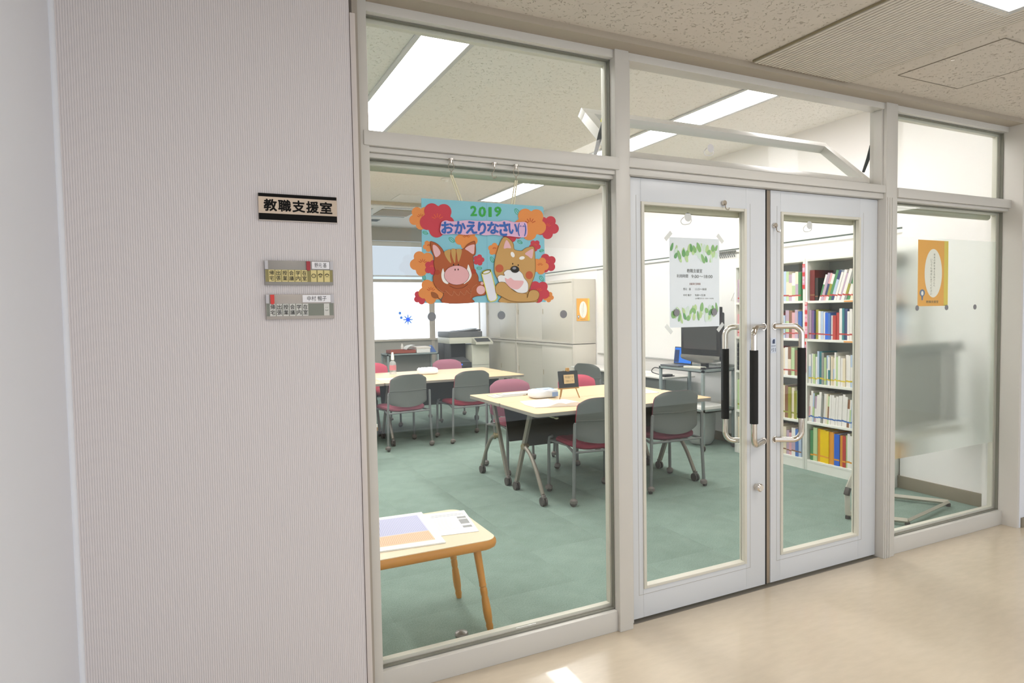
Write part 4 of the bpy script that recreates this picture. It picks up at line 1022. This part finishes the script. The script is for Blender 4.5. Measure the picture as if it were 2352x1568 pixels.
# ------------------------------------------------------------------ flip-top tables
def table(label, x0, x1, y0, y1, inner, vis=True):
    """inner=+1: partner table lies at +y, straight leg toward it, curved leg outward"""
    yc = (y0+y1)/2; zt = .72
    t = thing('folding_table', label, 'table', ((x0+x1)/2, yc, 0))
    pts = []
    R = .03
    for cx, cy, a0 in ((x1-R, y1-R, 0), (x0+R, y1-R, PI/2), (x0+R, y0+R, PI), (x1-R, y0+R, 1.5*PI)):
        for k in range(5): q = a0+k*PI/8; pts.append((cx+R*math.cos(q), cy+R*math.sin(q)))
    B().prism(pts, lambda a, c: Vector((a, c, zt-.003)), lambda a, c: Vector((a, c, zt))).obj('table_top', MAPLE, t)
    B().prism(pts, lambda a, c: Vector((a, c, zt-.028)), lambda a, c: Vector((a, c, zt-.003))).obj('top_edge', EDGE, t)
    s = inner
    for xx, sd in ((x0+.11, 1), (x1-.11, -1)):
        # straight flat beam
        b = B()
        for (yA, zA, yB_, zB_) in ((yc-s*.03, .69, yc+s*.24, .085),):
            d = Vector((0, yB_-yA, zB_-zA)); n_ = Vector((0, -d.z, d.y)).normalized()*.022
            for (a, c) in (((yA, zA), (yB_, zB_)),):
                V = []
                for x in (xx-.012, xx+.012):
                    for p in ((Vector((0, *a))+n_), (Vector((0, *a))-n_), (Vector((0, *c))-n_*.8), (Vector((0, *c))+n_*.8)): V.append((x, p.y, p.z))
                b.raw(V, [(0, 1, 2, 3), (7, 6, 5, 4), (0, 4, 5, 1), (1, 5, 6, 2), (2, 6, 7, 3), (3, 7, 4, 0)])
        L1 = b.obj('leg', GREYL, t)
        ym = yc+s*.085; 
        B().cyl((xx-.032, ym-s*.03, .40), (xx+.02, ym, .40), .022, n=14).cyl((xx-.034, ym-s*.03, .40), (xx-.028, ym-s*.03, .40), .026, n=14).obj('hinge', mat('brass_grey_hinge', '8a7f63', .4, .5), L1)
        yo = yc-s*.235
        L2 = B().tube(curve([(xx-.02, ym-s*.03, .40), (xx-.02, ym-s*.13, .355), (xx-.02, ym-s*.235, .24), (xx-.02, yo-s*.01, .085)]), .016, 10).obj('leg', GREYL, t)
        for yy, par, xo in ((yc+s*.25, L1, 0), (yo-s*.02, L2, -.02)):
            B().cyl((xx+xo-.020, yy, .034), (xx+xo-.005, yy, .034), .034, n=20).cyl((xx+xo+.005, yy, .034), (xx+xo+.020, yy, .034), .034, n=20).cyl((xx+xo-.006, yy, .034), (xx+xo+.006, yy, .034), .010, n=10).obj('caster', CAST, par)
            B().box(xx+xo-.012, xx+xo+.012, yy-.018, yy+.018, .06, .088, bev=.004).obj('caster_mount', CAST2, par)
        B().box(xx-.018, xx+.018, yc-.16, yc+.16, .665, .692, bev=.003).obj('top_bracket', GREYL, t)
    B().cyl((x0+.10, yc, .672), (x1-.10, yc, .672), .014, n=10).obj('cross_bar', GREYM, t)
    yp = yc+s*.10
    P_ = [[(x0+.15+(x1-x0-.30)*i/6, yp+s*(.10*(j/5)), .665-.30*j/5) for i in range(7)] for j in range(6)]
    Q_ = [[(a, b_+s*.012, c) for a, b_, c in row] for row in P_]
    b = B().grid(P_).grid(Q_)
    o = b.obj('modesty_panel', PANEL, t)
    # release lever
    B().tube([(x0+.16, y0+.14 if s > 0 else y1-.14, .682), (x0+.19, (y0+.10 if s > 0 else y1-.10), .665), (x0+.22, (y0+.09 if s > 0 else y1-.09), .66)], .006, 8).lathe([(.004, 0), (.018, -.006), (.018, -.014), (.004, -.018)], (x0+.22, (y0+.085 if s > 0 else y1-.085), .668), n=12).obj('release_lever', mat('pale_green_lever', 'a9ab8c', .3, .5), t)
    return t
table('maple-topped flip table nearest the glass, holding the open booklet', 2.225, 3.93, 1.745, 2.40, 1)
table('maple-topped flip table behind the near one, holding the easel', 2.225, 3.93, 2.405, 3.06, -1)
table('maple-topped flip table of the far pair, on the near side by two grey-backed chairs', 1.83, 3.55, 4.52, 5.17, 1)
table('maple-topped flip table of the far pair, on the window side with the spray bottle', 1.83, 3.55, 5.175, 5.82, -1)
table('maple-topped flip table at the far left, near side, mostly hidden by the wall', .10, 1.825, 4.52, 5.17, 1)
table('maple-topped flip table at the far left, window side, mostly hidden by the wall', .10, 1.825, 5.175, 5.82, -1)

# side tables along the right wall
for y0, y1, lab in ((3.38, 4.37, 'white wall table beside the television trolley'), (4.38, 5.42, 'white wall table beside the beige cabinet')):
    t = thing('side_table', lab, 'table', (4.98, (y0+y1)/2, 0))
    bx(4.74, 5.20, y0, y1, .68, .70, bev=.006).obj('table_top', mat('white_laminate', 'dddad4', .4), t)
    bx(4.80, 4.815, y0+.05, y1-.05, .40, .675).obj('modesty_panel', mat('grey_mesh_panel', '7e827e', .7), t)
    for xx in (4.79, 5.15):
        for yy in (y0+.06, y1-.06): B().tube([(xx, yy, .68), (xx, yy, .0)], .014, 8).obj('leg', GREYM, t)

# low table with turned legs
lt = thing('low_side_table', 'small low wooden side table with turned legs beside the glass', 'table', (.89, .45, 0))
def rr_pts(x0, x1, y0, y1, R, n=7):
    pts = []
    for cx, cy, a0 in ((x1-R, y1-R, 0), (x0+R, y1-R, PI/2), (x0+R, y0+R, PI), (x1-R, y0+R, 1.5*PI)):
        for k in range(n+1): q = a0+k*PI/2/n; pts.append((cx+R*math.cos(q), cy+R*math.sin(q)))
    return pts
OAK = mat('honey_wood', 'c88a3e', .4, var=.15, vscale=5, stretch=(1, 9, 1))
zt = .45
lx0, lx1, ly0, ly1 = .565, 1.20, .175, .705
B().prism(rr_pts(lx0+.008, lx1-.008, ly0+.008, ly1-.008, .06), lambda a, c: Vector((a, c, zt-.004)), lambda a, c: Vector((a, c, zt))).obj('top_laminate', mat('cream_wood_laminate', 'ead8bb', .35, var=.03, vscale=4), lt)
b = B(); rings = []
for off, z in ((.010, zt-.045), (.002, zt-.038), (-.001, zt-.025), (.0, zt-.012), (.006, zt-.003)):
    rings.append([b.bm.verts.new((p[0], p[1], z)) for p in rr_pts(lx0+off, lx1-off, ly0+off, ly1-off, .065)])
b.skin(rings); b.obj('top_rim', OAK, lt)
for sx, sy in ((0, 0), (1, 0), (0, 1), (1, 1)):
    tx, ty = (lx0+.085 if sx == 0 else lx1-.085), (ly0+.085 if sy == 0 else ly1-.085)
    fx, fy = tx+(-.055 if sx == 0 else .055), ty+(-.02 if sy == 0 else .02)
    prof = [(0, .020), (.06, .018), (.30, .0165), (.44, .0155), (.46, .0175), (.475, .0135), (.50, .0165), (.56, .0165), (.585, .014), (.62, .017), (.75, .0195), (.84, .0185), (.90, .0145), (.93, .017), (1, .013)]
    T0 = Vector((tx, ty, zt-.046)); T1 = Vector((fx, fy, 0))
    B().tube([T0.lerp(T1, a) for a, r in prof], [r for a, r in prof], 16).obj('leg', OAK, lt)
def sheet(name, label, cat, q, z, group=None, th=.0025, m=PAPER):
    c = [sum(p[0] for p in q)/4, sum(p[1] for p in q)/4]
    t = thing(name, label, cat, (c[0], c[1], z), 0, group)
    B().prism(q, lambda a, b_: Vector((a, b_, z)), lambda a, b_: Vector((a, b_, z+th))).obj('sheet', m, t)
    return t
def bil(q): return lambda u, v: tuple(q[0][i]*(1-u)*(1-v)+q[1][i]*u*(1-v)+q[2][i]*u*v+q[3][i]*(1-u)*v for i in (0, 1))
def sc95(p): return (p[0]*.953, (p[1]+2.449)*.953-2.449)
q = [sc95(p) for p in ((.72, .885), (1.049, .864), (1.007, .369), (.64, .405))]
t = sheet('printed_timetable', 'stack of papers with a lilac and orange printed table on the low side table', 'papers', q, zt+.0005, th=.006)
f = bil(q); zz = zt+.0068
def pq(b, u0, v0, u1, v1, z): b.raw([Vector((*f(u0, v0), z)), Vector((*f(u1, v0), z)), Vector((*f(u1, v1), z)), Vector((*f(u0, v1), z))], [(0, 1, 2, 3)])
b = B(); pq(b, .04, .08, .90, .62, zz); b.obj('lilac_block', mat('lilac_print', 'c6c6de', .7), t)
b = B(); pq(b, .04, .62, .90, .90, zz); b.obj('orange_block', mat('peach_print', 'ecc7a8', .7), t)
b = B()
for k in range(34): pq(b, .06+k*.0245, .10, .067+k*.0245, .60, zz+.0002)
b.obj('lilac_rules', mat('lilac_ink', 'a5a7cb', .7), t)
b = B()
for k in range(34): pq(b, .06+k*.0245, .64, .067+k*.0245, .87, zz+.0002)
b.obj('orange_rules', mat('peach_ink', 'd9a889', .7), t)
q = [sc95(p) for p in ((1.045, .828), (1.268, .795), (1.207, .445), (.99, .475))]
t = sheet('printed_form', 'white form with grey boxes beside the printed timetable', 'papers', q, zt+.0005, th=.002)
f = bil(q); zz = zt+.0028
b = B()
for u0, v0, u1, v1 in ((.15, .13, .92, .145), (.13, .19, .92, .205), (.72, .28, .93, .37), (.72, .41, .93, .62), (.72, .70, .93, .79)): pq(b, u0, v0, u1, v1, zz)
b.obj('grey_boxes', mat('grey_box_print', '9d9d9d', .7), t)
b = B()
for k in range(9): pq(b, .15, .30+k*.06, .25+random.uniform(.2, .4), .308+k*.06, zz)
b.obj('text_rules', mat('pale_grey_print', 'bdbdbb', .7), t)
t = thing('door_stop', 'round metal door stop on the carpet by the pane', 'door stop', (1.011, .262, 0))
B().lathe([(.024, 0), (.026, .008), (.016, .014), (.014, .022), (.027, .030), (.031, .042), (.027, .050), (.010, .056)], (1.011, .2, 0)).obj('dome', mat('dull_steel', '8d8a86', .35, .6), t)
B().cyl((1.011, .2, .0), (1.011, .2, .004), .032, n=20).obj('base', CAST, t)
# low wooden table sliver at far left
t = thing('low_bench', 'brown low wooden bench end at the left edge of the pane', 'bench', (1.2, 3.85, 0))
bx(.75, 1.545, 3.77, 4.10, .375, .405, bev=.003).obj('seat_board', mat('white_bench_top', 'e9e4dc', .5), t)
bx(.75, 1.547, 3.765, 4.105, .34, .376, bev=.002).obj('edge_board', mat('brown_wood', '8f6a45', .5), t)
for xx in (.80, 1.50):
    for yy in (3.80, 4.07): bx(xx-.015, xx+.015, yy-.015, yy+.015, 0, .34).obj('leg', GREYM, t)

# ------------------------------------------------------------------ items on the near tables
ZT = .7205
t = thing('tabletop_easel', 'small wooden easel holding a black sign board on the near table', 'easel', (2.87, 2.40, .72))
WB = mat('easel_wood', 'a9803f', .5)
ex, ey = 2.865, 2.36
for dx in (-.075, .085): B().cyl((ex+dx*1.25, ey-.02, ZT), (ex+dx*.35, ey+.03, ZT+.24), .005, n=8).obj('leg', WB, t)
B().cyl((ex-.01, ey+.11, ZT), (ex, ey+.035, ZT+.245), .005, n=8).obj('leg', WB, t)
bx(ex-.10, ex+.10, ey-.025, ey+.0, ZT+.085, ZT+.095, bev=.002).obj('ledge', WB, t)
bx(ex-.012, ex+.012, ey-.01, ey+.02, ZT+.235, ZT+.265, bev=.003).obj('clamp', WB, t)
rot = Matrix.Rotation(-.15, 3, 'X')
o = bx(ex-.098, ex+.098, ey-.012, ey-.006, ZT+.095, ZT+.240, rot=rot).obj('black_board', mat('chalkboard', '26282a', .5), t)
lx = lambda a, c: Vector((ex+a, ey-.0235+(c-.168)*.15, ZT+c))
B().raw([lx(-.052, .132), lx(.052, .132), lx(.052, .208), lx(-.052, .208)], [(0, 1, 2, 3)]).obj('paper_label', mat('kraft_label', 'd2b98a', .7), o)
b = B(); l2 = lambda a, c: lx(a, c)+Vector((0, -.0005, 0)); text_into(b, '予約席です', l2, -.042, .042, .175, .197); text_into(b, 'ご自由にどうぞ', l2, -.042, .042, .145, .163); text_into(b, '・・', l2, -.02, .02, .212, .214); b.obj('label_lettering', mat('brown_ink', '5b4a36', .7), o)
t = thing('wipes_pack', 'white and pale blue pack of wipes left of the easel', 'tissue pack', (2.72, 2.56, .72))
def blob(name, m, parent, x0, x1, y0, y1, z0, z1, wob=.006, n=10, seed=1):
    r = random.Random(seed); b = B(); r0 = bmesh.ops.create_cube(b.bm, size=1)
    bmesh.ops.subdivide_edges(b.bm, edges=b.bm.edges[:], cuts=n, use_grid_fill=True)
    for v in b.bm.verts:
        p = v.co*2; q = Vector((math.copysign(abs(p.x), p.x), p.y, p.z))
        L = (abs(p.x)**5+abs(p.y)**5+abs(p.z)**5)**.2; q = p/max(L, .001)
        top = wob*math.sin(p.x*9+seed)*math.cos(p.y*8+seed*2)*(p.z > -.5)
        v.co = Vector(((x0+x1)/2+q.x*(x1-x0)/2, (y0+y1)/2+q.y*(y1-y0)/2+top*.5, (z0+z1)/2+q.z*(z1-z0)/2+(top if q.z > -.9 else 0)))
    return b.obj(name, m, parent)
blob('pack', mat('white_plastic_pack', 'e6ebf2', .4), t, 2.59, 2.84, 2.46, 2.62, ZT, ZT+.075, .004)
bx(2.66, 2.80, 2.49, 2.58, ZT+.072, ZT+.079, bev=.003).obj('lid', mat('pale_blue_lid', 'b3c9ea', .4), t)
bx(2.765, 2.825, 2.4585, 2.463, ZT+.012, ZT+.05).obj('blue_label', mat('blue_pack_label', '8fb0e4', .5), t)
t = thing('open_booklet', 'open white booklet with a curling page on the near table', 'booklet', (2.57, 2.03, .72))
P_ = []
for i in range(15):
    u = i/14; x = 2.36+u*.42; z = ZT+.006+.030*math.exp(-((u-.47)/.16)**2)*(u < .47)+.030*math.exp(-((u-.47)/.05)**2)*(u >= .47)+.028*max(0, math.sin((u-.47)/.53*PI*1.0))*(u > .47)
    P_.append([(x, 1.93+.20*v-.11*u+.08, z) for v in (0, .5, 1)])
Q_ = [[(a, b_, ZT+.001) for a, b_, c in r] for r in P_]
b = B().grid(P_).grid(Q_)
for k in (0, 2): b.grid([[r[k] for r in P_], [r[k] for r in Q_]])
b.grid([P_[0], Q_[0]]).grid([P_[-1], Q_[-1]])
b.obj('pages', PAPER, t)
q = [(2.42, 2.40), (2.70, 2.42), (2.66, 2.14), (2.36, 2.16)]
t = sheet('loose_leaflet', 'white leaflet with two dark printed marks beside the open booklet', 'papers', q, ZT)
f = bil(q); b = B(); pq(b, .28, .68, .52, .75, ZT+.003); pq(b, .62, .72, .84, .79, ZT+.003); b.obj('printed_mark', mat('grey_ink', '6a6a6a', .7), t)
for k in range(4):
    dx = .014*k
    sheet('magazine', ['grey magazine at the bottom of the pile by the near table corner', 'second magazine up in the pile by the near table corner', 'third magazine up in the pile by the near table corner', 'topmost grey magazine of the pile by the near table corner'][k], 'magazine',
          [(2.34+dx*3, 2.92-dx), (2.63+dx*3, 2.94-dx), (2.62+dx*3, 2.74+dx), (2.33+dx*3, 2.72+dx)], ZT+.0045*k, 'magazines on the near table', .004, mat('magazine_grey_%d' % (k % 2), ('c9c7c2', 'dedcd6')[k % 2], .4))
sheet('handout', 'white handouts at the right end of the near table', 'papers', [(3.50, 2.55), (3.80, 2.50), (3.74, 2.22), (3.42, 2.28)], ZT, th=.006)
t = thing('white_bottle', 'white round bottle on the near table beside the mullion', 'bottle', (3.37, 2.50, .72))
B().lathe([(.036, 0), (.038, .01), (.038, .07), (.030, .085), (.014, .092), (.014, .105), (.010, .108)], (3.39, 2.50, ZT)).obj('body', mat('white_bottle_plastic', 'efece6', .4), t)
# far table items
t = thing('spray_bottle', 'clear spray bottle with a white cap on the far table', 'bottle', (2.20, 5.55, .72))
B().lathe([(.040, 0), (.043, .006), (.043, .135), (.036, .155), (.016, .168), (.016, .18)], (2.20, 5.55, ZT), n=24).obj('body', clear_plastic('bottle_clear', 'dfe5e8', .35), t)
B().lathe([(.020, .18), (.020, .20), (.018, .235), (.013, .25), (.013, .272), (.009, .275)], (2.20, 5.55, ZT), n=18).obj('cap', mat('white_cap', 'f0efe9', .4), t)
B().lathe([(.0435, .05), (.0436, .115)], (2.20, 5.55, ZT), n=24, cap=False).obj('label', mat('pink_label', 'c77a86', .5), t)
t = thing('tissue_heap', 'crumpled white wet wipe pack on the far table', 'tissue pack', (2.55, 5.30, .72))
blob('pack', mat('white_soft_plastic', 'eef0f5', .5), t, 2.45, 2.70, 5.22, 5.38, ZT, ZT+.075, .013, seed=3)
sheet('white_flyer', 'white flyer lying on the left of the far table', 'papers', [(1.86, 5.08), (2.25, 5.02), (2.22, 4.80), (1.86, 4.86)], ZT)
sheet('desk_papers', 'white papers on the wall table behind the grey chairs', 'papers', [(4.82, 4.35), (5.12, 4.35), (5.12, 3.95), (4.82, 3.95)], .701)
t = thing('blue_tape_case', 'small blue case on the wall table beside the mullion', 'case', (5.0, 4.85, .705))
B().lathe([(.03, 0), (.045, .02), (.045, .07), (.02, .10)], (5.0, 4.85, .705), n=16).obj('body', mat('blue_plastic', '4668c8', .4), t)

# ------------------------------------------------------------------ trolleys, television, laptop
def trolley(name, label, x0, x1, y0, y1, ztop, shelves, m=CARTM, back=False):
    t = thing(name, label, 'trolley', ((x0+x1)/2, (y0+y1)/2, 0)); r = .014
    for x in (x0+r, x1-r):
        for y in (y0+r, y1-r):
            o = bx(x-r, x+r, y-r, y+r, .07, ztop, bev=.003).obj('leg', m, t)
            B().cyl((x-.009, y, .03), (x+.009, y, .03), .029, n=16).obj('caster', CAST, o)
            bx(x-.012, x+.012, y-.014, y+.014, .04, .072).obj('caster_mount', CHROME, o)
    for z in [ztop]+shelves:
        b = B().box(x0, x1, y0, y1, z-.028, z-.02)
        b.box(x0, x1, y0, y0+.01, z-.028, z+.002).box(x0, x1, y1-.01, y1, z-.028, z+.002).box(x0, x0+.01, y0, y1, z-.028, z+.002).box(x1-.01, x1, y0, y1, z-.028, z+.002)
        b.obj('tray', m, t)
    if back: bx(x0+.03, x1-.03, y1-.02, y1-.012, .1, ztop-.03).obj('back_panel', mat('grey_panel', '9b9a94', .6), t)
    return t
trolley('television_trolley', 'grey metal trolley carrying the television and laptop', 4.655, 5.10, 2.655, 3.36, .845, [.43])
t = thing('television', 'black flat television with a silver speaker bar on the trolley', 'television', (4.83, 2.85, .845))
rz = Matrix.Rotation(0, 3, 'Z')
ty0, ty1 = 2.555, 3.145
bx(4.79, 4.83, ty0, ty1, .985, 1.495, bev=.006).obj('bezel', mat('tv_black', '262626', .25), t)
bx(4.83, 4.91, ty0+.05, ty1-.05, 1.03, 1.44, bev=.02).obj('rear_housing', mat('tv_black_matt', '2a2a2a', .6), t)
bx(4.787, 4.791, ty0+.045, ty1-.045, 1.05, 1.465).obj('screen', mat('dark_screen', '3f403f', .12), t)
b = B(); P_ = []
for i in range(13):
    u = i/12; y = ty0+.0+u*(ty1-ty0); d = .035*math.sin(u*PI)
    P_.append([(4.80, y, .985), (4.785, y, .985), (4.782, y, .955-d*.5), (4.80, y, .935-d)])
b.grid(P_).grid([[(4.83, p[1], p[2]) for p in r] for r in P_]); b.grid([[r[-1] for r in P_], [(4.83, r[-1][1], r[-1][2]) for r in P_]])
b.obj('speaker_bar', mat('silver_speaker', '8e8d88', .35, .5), t)
bx(4.84, 4.88, 2.81, 2.89, .85, 1.1).box(4.76, 4.96, 2.70, 3.0, .848, .862, bev=.004).obj('stand', mat('tv_black', '262626', .25), t)
t = thing('laptop', 'open laptop with a blue screen behind the television', 'laptop', (4.86, 3.2, .845))
rot = Matrix.Rotation(-.35, 3, 'Z')
lap = B().box(4.67, 4.875, 3.06, 3.355, .848, .864, bev=.003); lap.obj('base', mat('laptop_grey', '55585c', .4), t)
ls = B().box(4.872, 4.880, 3.06, 3.355, .864, 1.055, bev=.002, rot=Matrix.Rotation(.12, 3, 'Y')); sc_ = ls.obj('lid', mat('laptop_lid', '2d2f33', .4), t)
ls = B().box(4.8705, 4.8715, 3.07, 3.345, .875, 1.045, rot=Matrix.Rotation(.12, 3, 'Y'), piv=(4.876, 3.2, .96)); ls.obj('screen', emis('blue_screen', '3f86f0', 1.0), sc_)
ls = B().box(4.8692, 4.8702, 3.27, 3.342, .880, 1.02, rot=Matrix.Rotation(.12, 3, 'Y'), piv=(4.876, 3.2, .96)); ls.obj('screen_menu', emis('menu_screen', '4a5a86', .7), sc_)
t = thing('remote_control', 'white remote control lying in front of the television', 'remote', (4.72, 2.85, .86))
bx(4.69, 4.75, 2.72, 2.98, .8475, .872, bev=.008, rot=Matrix.Rotation(.15, 3, 'Z')).obj('body', mat('off_white_plastic', 'd9d6c8', .4), t)
t = thing('adapter_box', 'small black adapter box under the television', 'adapter', (4.68, 2.7, .86))
bx(4.672, 4.71, 2.67, 2.71, .8475, .872, bev=.004).obj('body', mat('black_plastic', '1f1f20', .4), t)
t = thing('power_cable', 'black cable looping off the trolley onto the wall table', 'cable', (4.8, 3.45, .71))
B().tube(curve([(4.75, 3.33, .85), (4.78, 3.45, .80), (4.80, 3.62, .80), (4.84, 3.72, .74), (4.90, 3.60, .708), (4.95, 3.45, .708)], 8), .006, 8).obj('cord', mat('black_cable', '2a2a2a', .5), t)
bx(4.80, 4.92, 3.44, 3.52, .7015, .73, bev=.006).obj('plug_block', mat('black_plastic', '1f1f20', .4), t)
sheet('paper_pile', 'pile of white papers on the middle tray of the television trolley', 'papers', [(4.67, 2.95), (5.0, 2.98), (5.02, 2.68), (4.66, 2.67)], .412, th=.045)
t = thing('waste_bin', 'light grey round-bottomed bin under the television trolley', 'bin', (4.92, 2.98, 0))
B().lathe([(.06, .001), (.11, .012), (.14, .06), (.15, .14), (.155, .35), (.162, .355), (.156, .362)], (4.92, 2.98, 0), n=28).obj('tub', mat('grey_translucent_tub', 'a9aca9', .4), t)

trolley('paper_trolley', 'grey metal trolley by the back windows with a tray and papers', 2.80, 3.70, 8.05, 8.45, .815, [.35], back=True)
t = thing('letter_tray', 'reddish brown tray on the trolley by the windows', 'tray', (3.05, 8.2, .82))
bx(2.87, 3.30, 8.08, 8.38, .8175, .824).box(2.87, 3.30, 8.08, 8.09, .8175, .875).box(2.87, 3.30, 8.37, 8.38, .8175, .875).box(2.87, 2.88, 8.09, 8.37, .8175, .875).box(3.29, 3.30, 8.09, 8.37, .8175, .875).obj('body', mat('red_brown_tray', '9d4a38', .5), t)
t = thing('paper_box', 'white lidded paper box on the trolley by the windows', 'box', (3.42, 8.2, .82))
bx(3.32, 3.56, 8.09, 8.37, .8175, .91, bev=.004).obj('body', PAPER, t)
bx(3.312, 3.568, 8.082, 8.378, .885, .918, bev=.004).obj('lid', mat('cream_lid', 'ece4dc', .6), t)
t = thing('curled_paper', 'curled white paper roll leaning over the brown tray', 'papers', (3.25, 8.3, .88))
b = B(); P_ = [[(3.18+.17*math.sin(a*PI/2/8), y, .875+.085*math.sin(a*PI/8*.62)) for y in (8.12, 8.36)] for a in range(9)]
P_ = [[(3.16+.15*(1-math.cos(a*PI/16)), y, .88+.07*math.sin(a*PI/16)) for y in (8.12, 8.36)] for a in range(9)]
b.grid(P_).grid([[(x, y, z-.003) for x, y, z in r] for r in P_]); b.obj('sheet', PAPER, t)
t = thing('tape_dispenser', 'blue tape dispenser on the trolley by the windows', 'tape dispenser', (3.64, 8.2, .82))
B().prism([(3.585, .8175), (3.69, .8175), (3.64, .90), (3.61, .935), (3.59, .93)], lambda a, c: Vector((a, 8.15, c)), lambda a, c: Vector((a, 8.24, c))).obj('body', mat('blue_dispenser', '5a7cc0', .4), t)
t = thing('small_white_bottle', 'small white bottle behind the brown tray', 'bottle', (3.10, 8.42, .82))
B().lathe([(.022, 0), (.024, .01), (.024, .11), (.012, .125), (.014, .13), (.014, .15)], (3.16, 8.41, .8175)).obj('body', mat('white_cap', 'f0efe9', .4), t)

# copier
t = thing('copier', 'large black and cream office copier by the back windows', 'copier', (4.25, 8.3, 0))
CR = mat('copier_cream', 'd9d8ca', .4); DK = mat('copier_charcoal', '3d3f41', .5); DK2 = mat('copier_grey', '6d6f73', .5)
x0, x1, y0, y1 = 3.90, 4.63, 8.02, 8.66
bx(x0, x0+.40, y0+.02, y1, .03, .62, bev=.006).obj('paper_deck', DK, t)
for k in range(3):
    o = bx(x0+.02, x0+.39, y0+.005, y0+.022, .06+k*.18, .22+k*.18, bev=.006).obj('paper_drawer', DK, t)
    bx(x0+.12, x0+.28, y0-.001, y0+.006, .17+k*.18, .185+k*.18).obj('drawer_pull', mat('black_plastic', '1f1f20', .4), o)
bx(x0, x0+.40, y0+.30, y1, .62, .95, bev=.004).obj('inner_housing', mat('copier_black', '202224', .5), t)
bx(x0, x0+.03, y0+.05, y0+.32, .60, .95).obj('left_pillar', DK, t)
B().prism([(y0+.02, .625), (y0+.30, .625), (y0+.30, .70), (y0+.02, .645)], lambda a, c: Vector((x0+.08, a, c)), lambda a, c: Vector((x0+.36, a, c))).obj('output_tray', DK2, t)
bx(x0+.40, x1, y0+.0, y1, .03, .92, bev=.008).obj('right_housing', CR, t)
bx(x0+.402, x1-.002, y0-.003, y0+.002, .565, .569).obj('panel_joint', DK, t)
bx(x0-.005, x1, y0+.03, y1, .95, 1.055, bev=.008).obj('scanner_deck', CR, t)
bx(x0-.003, x0+.63, y0+.06, y1, 1.058, 1.155, bev=.010).obj('document_feeder', DK2, t)
bx(x0+.20, x0+.62, y0+.10, y1-.1, 1.15, 1.175, bev=.006, rot=Matrix.Rotation(-.06, 3, 'Y')).obj('feeder_tray', DK, t)
bx(x0+.32, x0+.58, y0+.16, y1-.16, 1.178, 1.19, bev=.003, rot=Matrix.Rotation(-.14, 3, 'Y')).obj('feeder_guide', mat('silver_guide', '9a9c9c', .4), t)
o = B().prism([(y0-.16, .93), (y0+.05, .93), (y0+.05, 1.04), (y0-.02, 1.03), (y0-.16, .965)], lambda a, c: Vector((x0+.41, a, c)), lambda a, c: Vector((x1+.01, a, c))).obj('control_panel', CR, t)
B().prism([(y0-.14, .976), (y0-.02, 1.0335), (y0-.022, 1.036), (y0-.141, .979)], lambda a, c: Vector((x0+.44, a, c)), lambda a, c: Vector((x1-.03, a, c))).obj('touch_screen', mat('touch_dark', '4a4d50', .2), o)
b = B()
for k in range(4): b.box(x0+.50, x0+.60, y0-.0035, y0-.0005, .45-k*.025, .454-k*.025)
b.obj('instruction_label', mat('pale_grey_print', 'bdbdbb', .7), t)
tag(B().cyl((x0+.21, y0+.0, .585), (x0+.21, y0+.004, .585), .014, n=14).obj('blue_button', mat('blue_led', '3f6fe8', .4, emit=.6), t), 'small blue indicator')

# ------------------------------------------------------------------ rack behind the frosted film
t = thing('display_stand', 'pale metal floor stand with a grey panel behind the frosted pane', 'stand', (4.45, .45, 0))
SM = mat('pale_stand_tube', 'b9b5a8', .45)
def flat(name, pts, w_=.022, par=t, m=SM): return B().tube(pts, w_, 4).obj(name, m, par)
A_ = (4.02, .53, .03); N_ = (4.24, .25, .03); Rr = (4.90, .37, .03); D_ = (4.66, .74, .03)
flat('base_rail', [A_, N_], .018); flat('base_rail', [N_, Rr], .014); flat('base_rail', [Rr, D_], .018); flat('base_rail', [D_, A_], .014)
for p in (A_, N_, Rr, D_): B().cyl((p[0], p[1], 0), (p[0], p[1], .02), .016, n=10).obj('foot', CAST, t)
flat('post', [A_, (4.02, .535, .20), (4.05, .52, .28), (4.20, .47, .56), (4.26, .45, 1.15)], .022)
flat('post', [D_, (4.66, .74, .20), (4.67, .70, .30), (4.70, .64, .56), (4.74, .58, 1.15)], .022)
bx(4.22, 4.98, .44, .47, .62, 1.14, bev=.01, rot=Matrix.Rotation(.10, 3, 'Z')).obj('panel', mat('stand_panel_grey', '8b8c84', .6), t)
bx(4.22, 4.98, .38, .44, 1.14, 1.21, bev=.01, rot=Matrix.Rotation(.10, 3, 'Z')).obj('top_tray', mat('stand_tray_grey', '7c807a', .6), t)
bx(4.20, 4.96, .38, .44, .56, .60, bev=.008, rot=Matrix.Rotation(.10, 3, 'Z')).obj('lower_tray', SM, t)
bx(3.985, 4.012, .50, .535, .17, .225, bev=.006, rot=Matrix.Rotation(.4, 3, 'Y')).obj('brake_pedal', CAST, t)
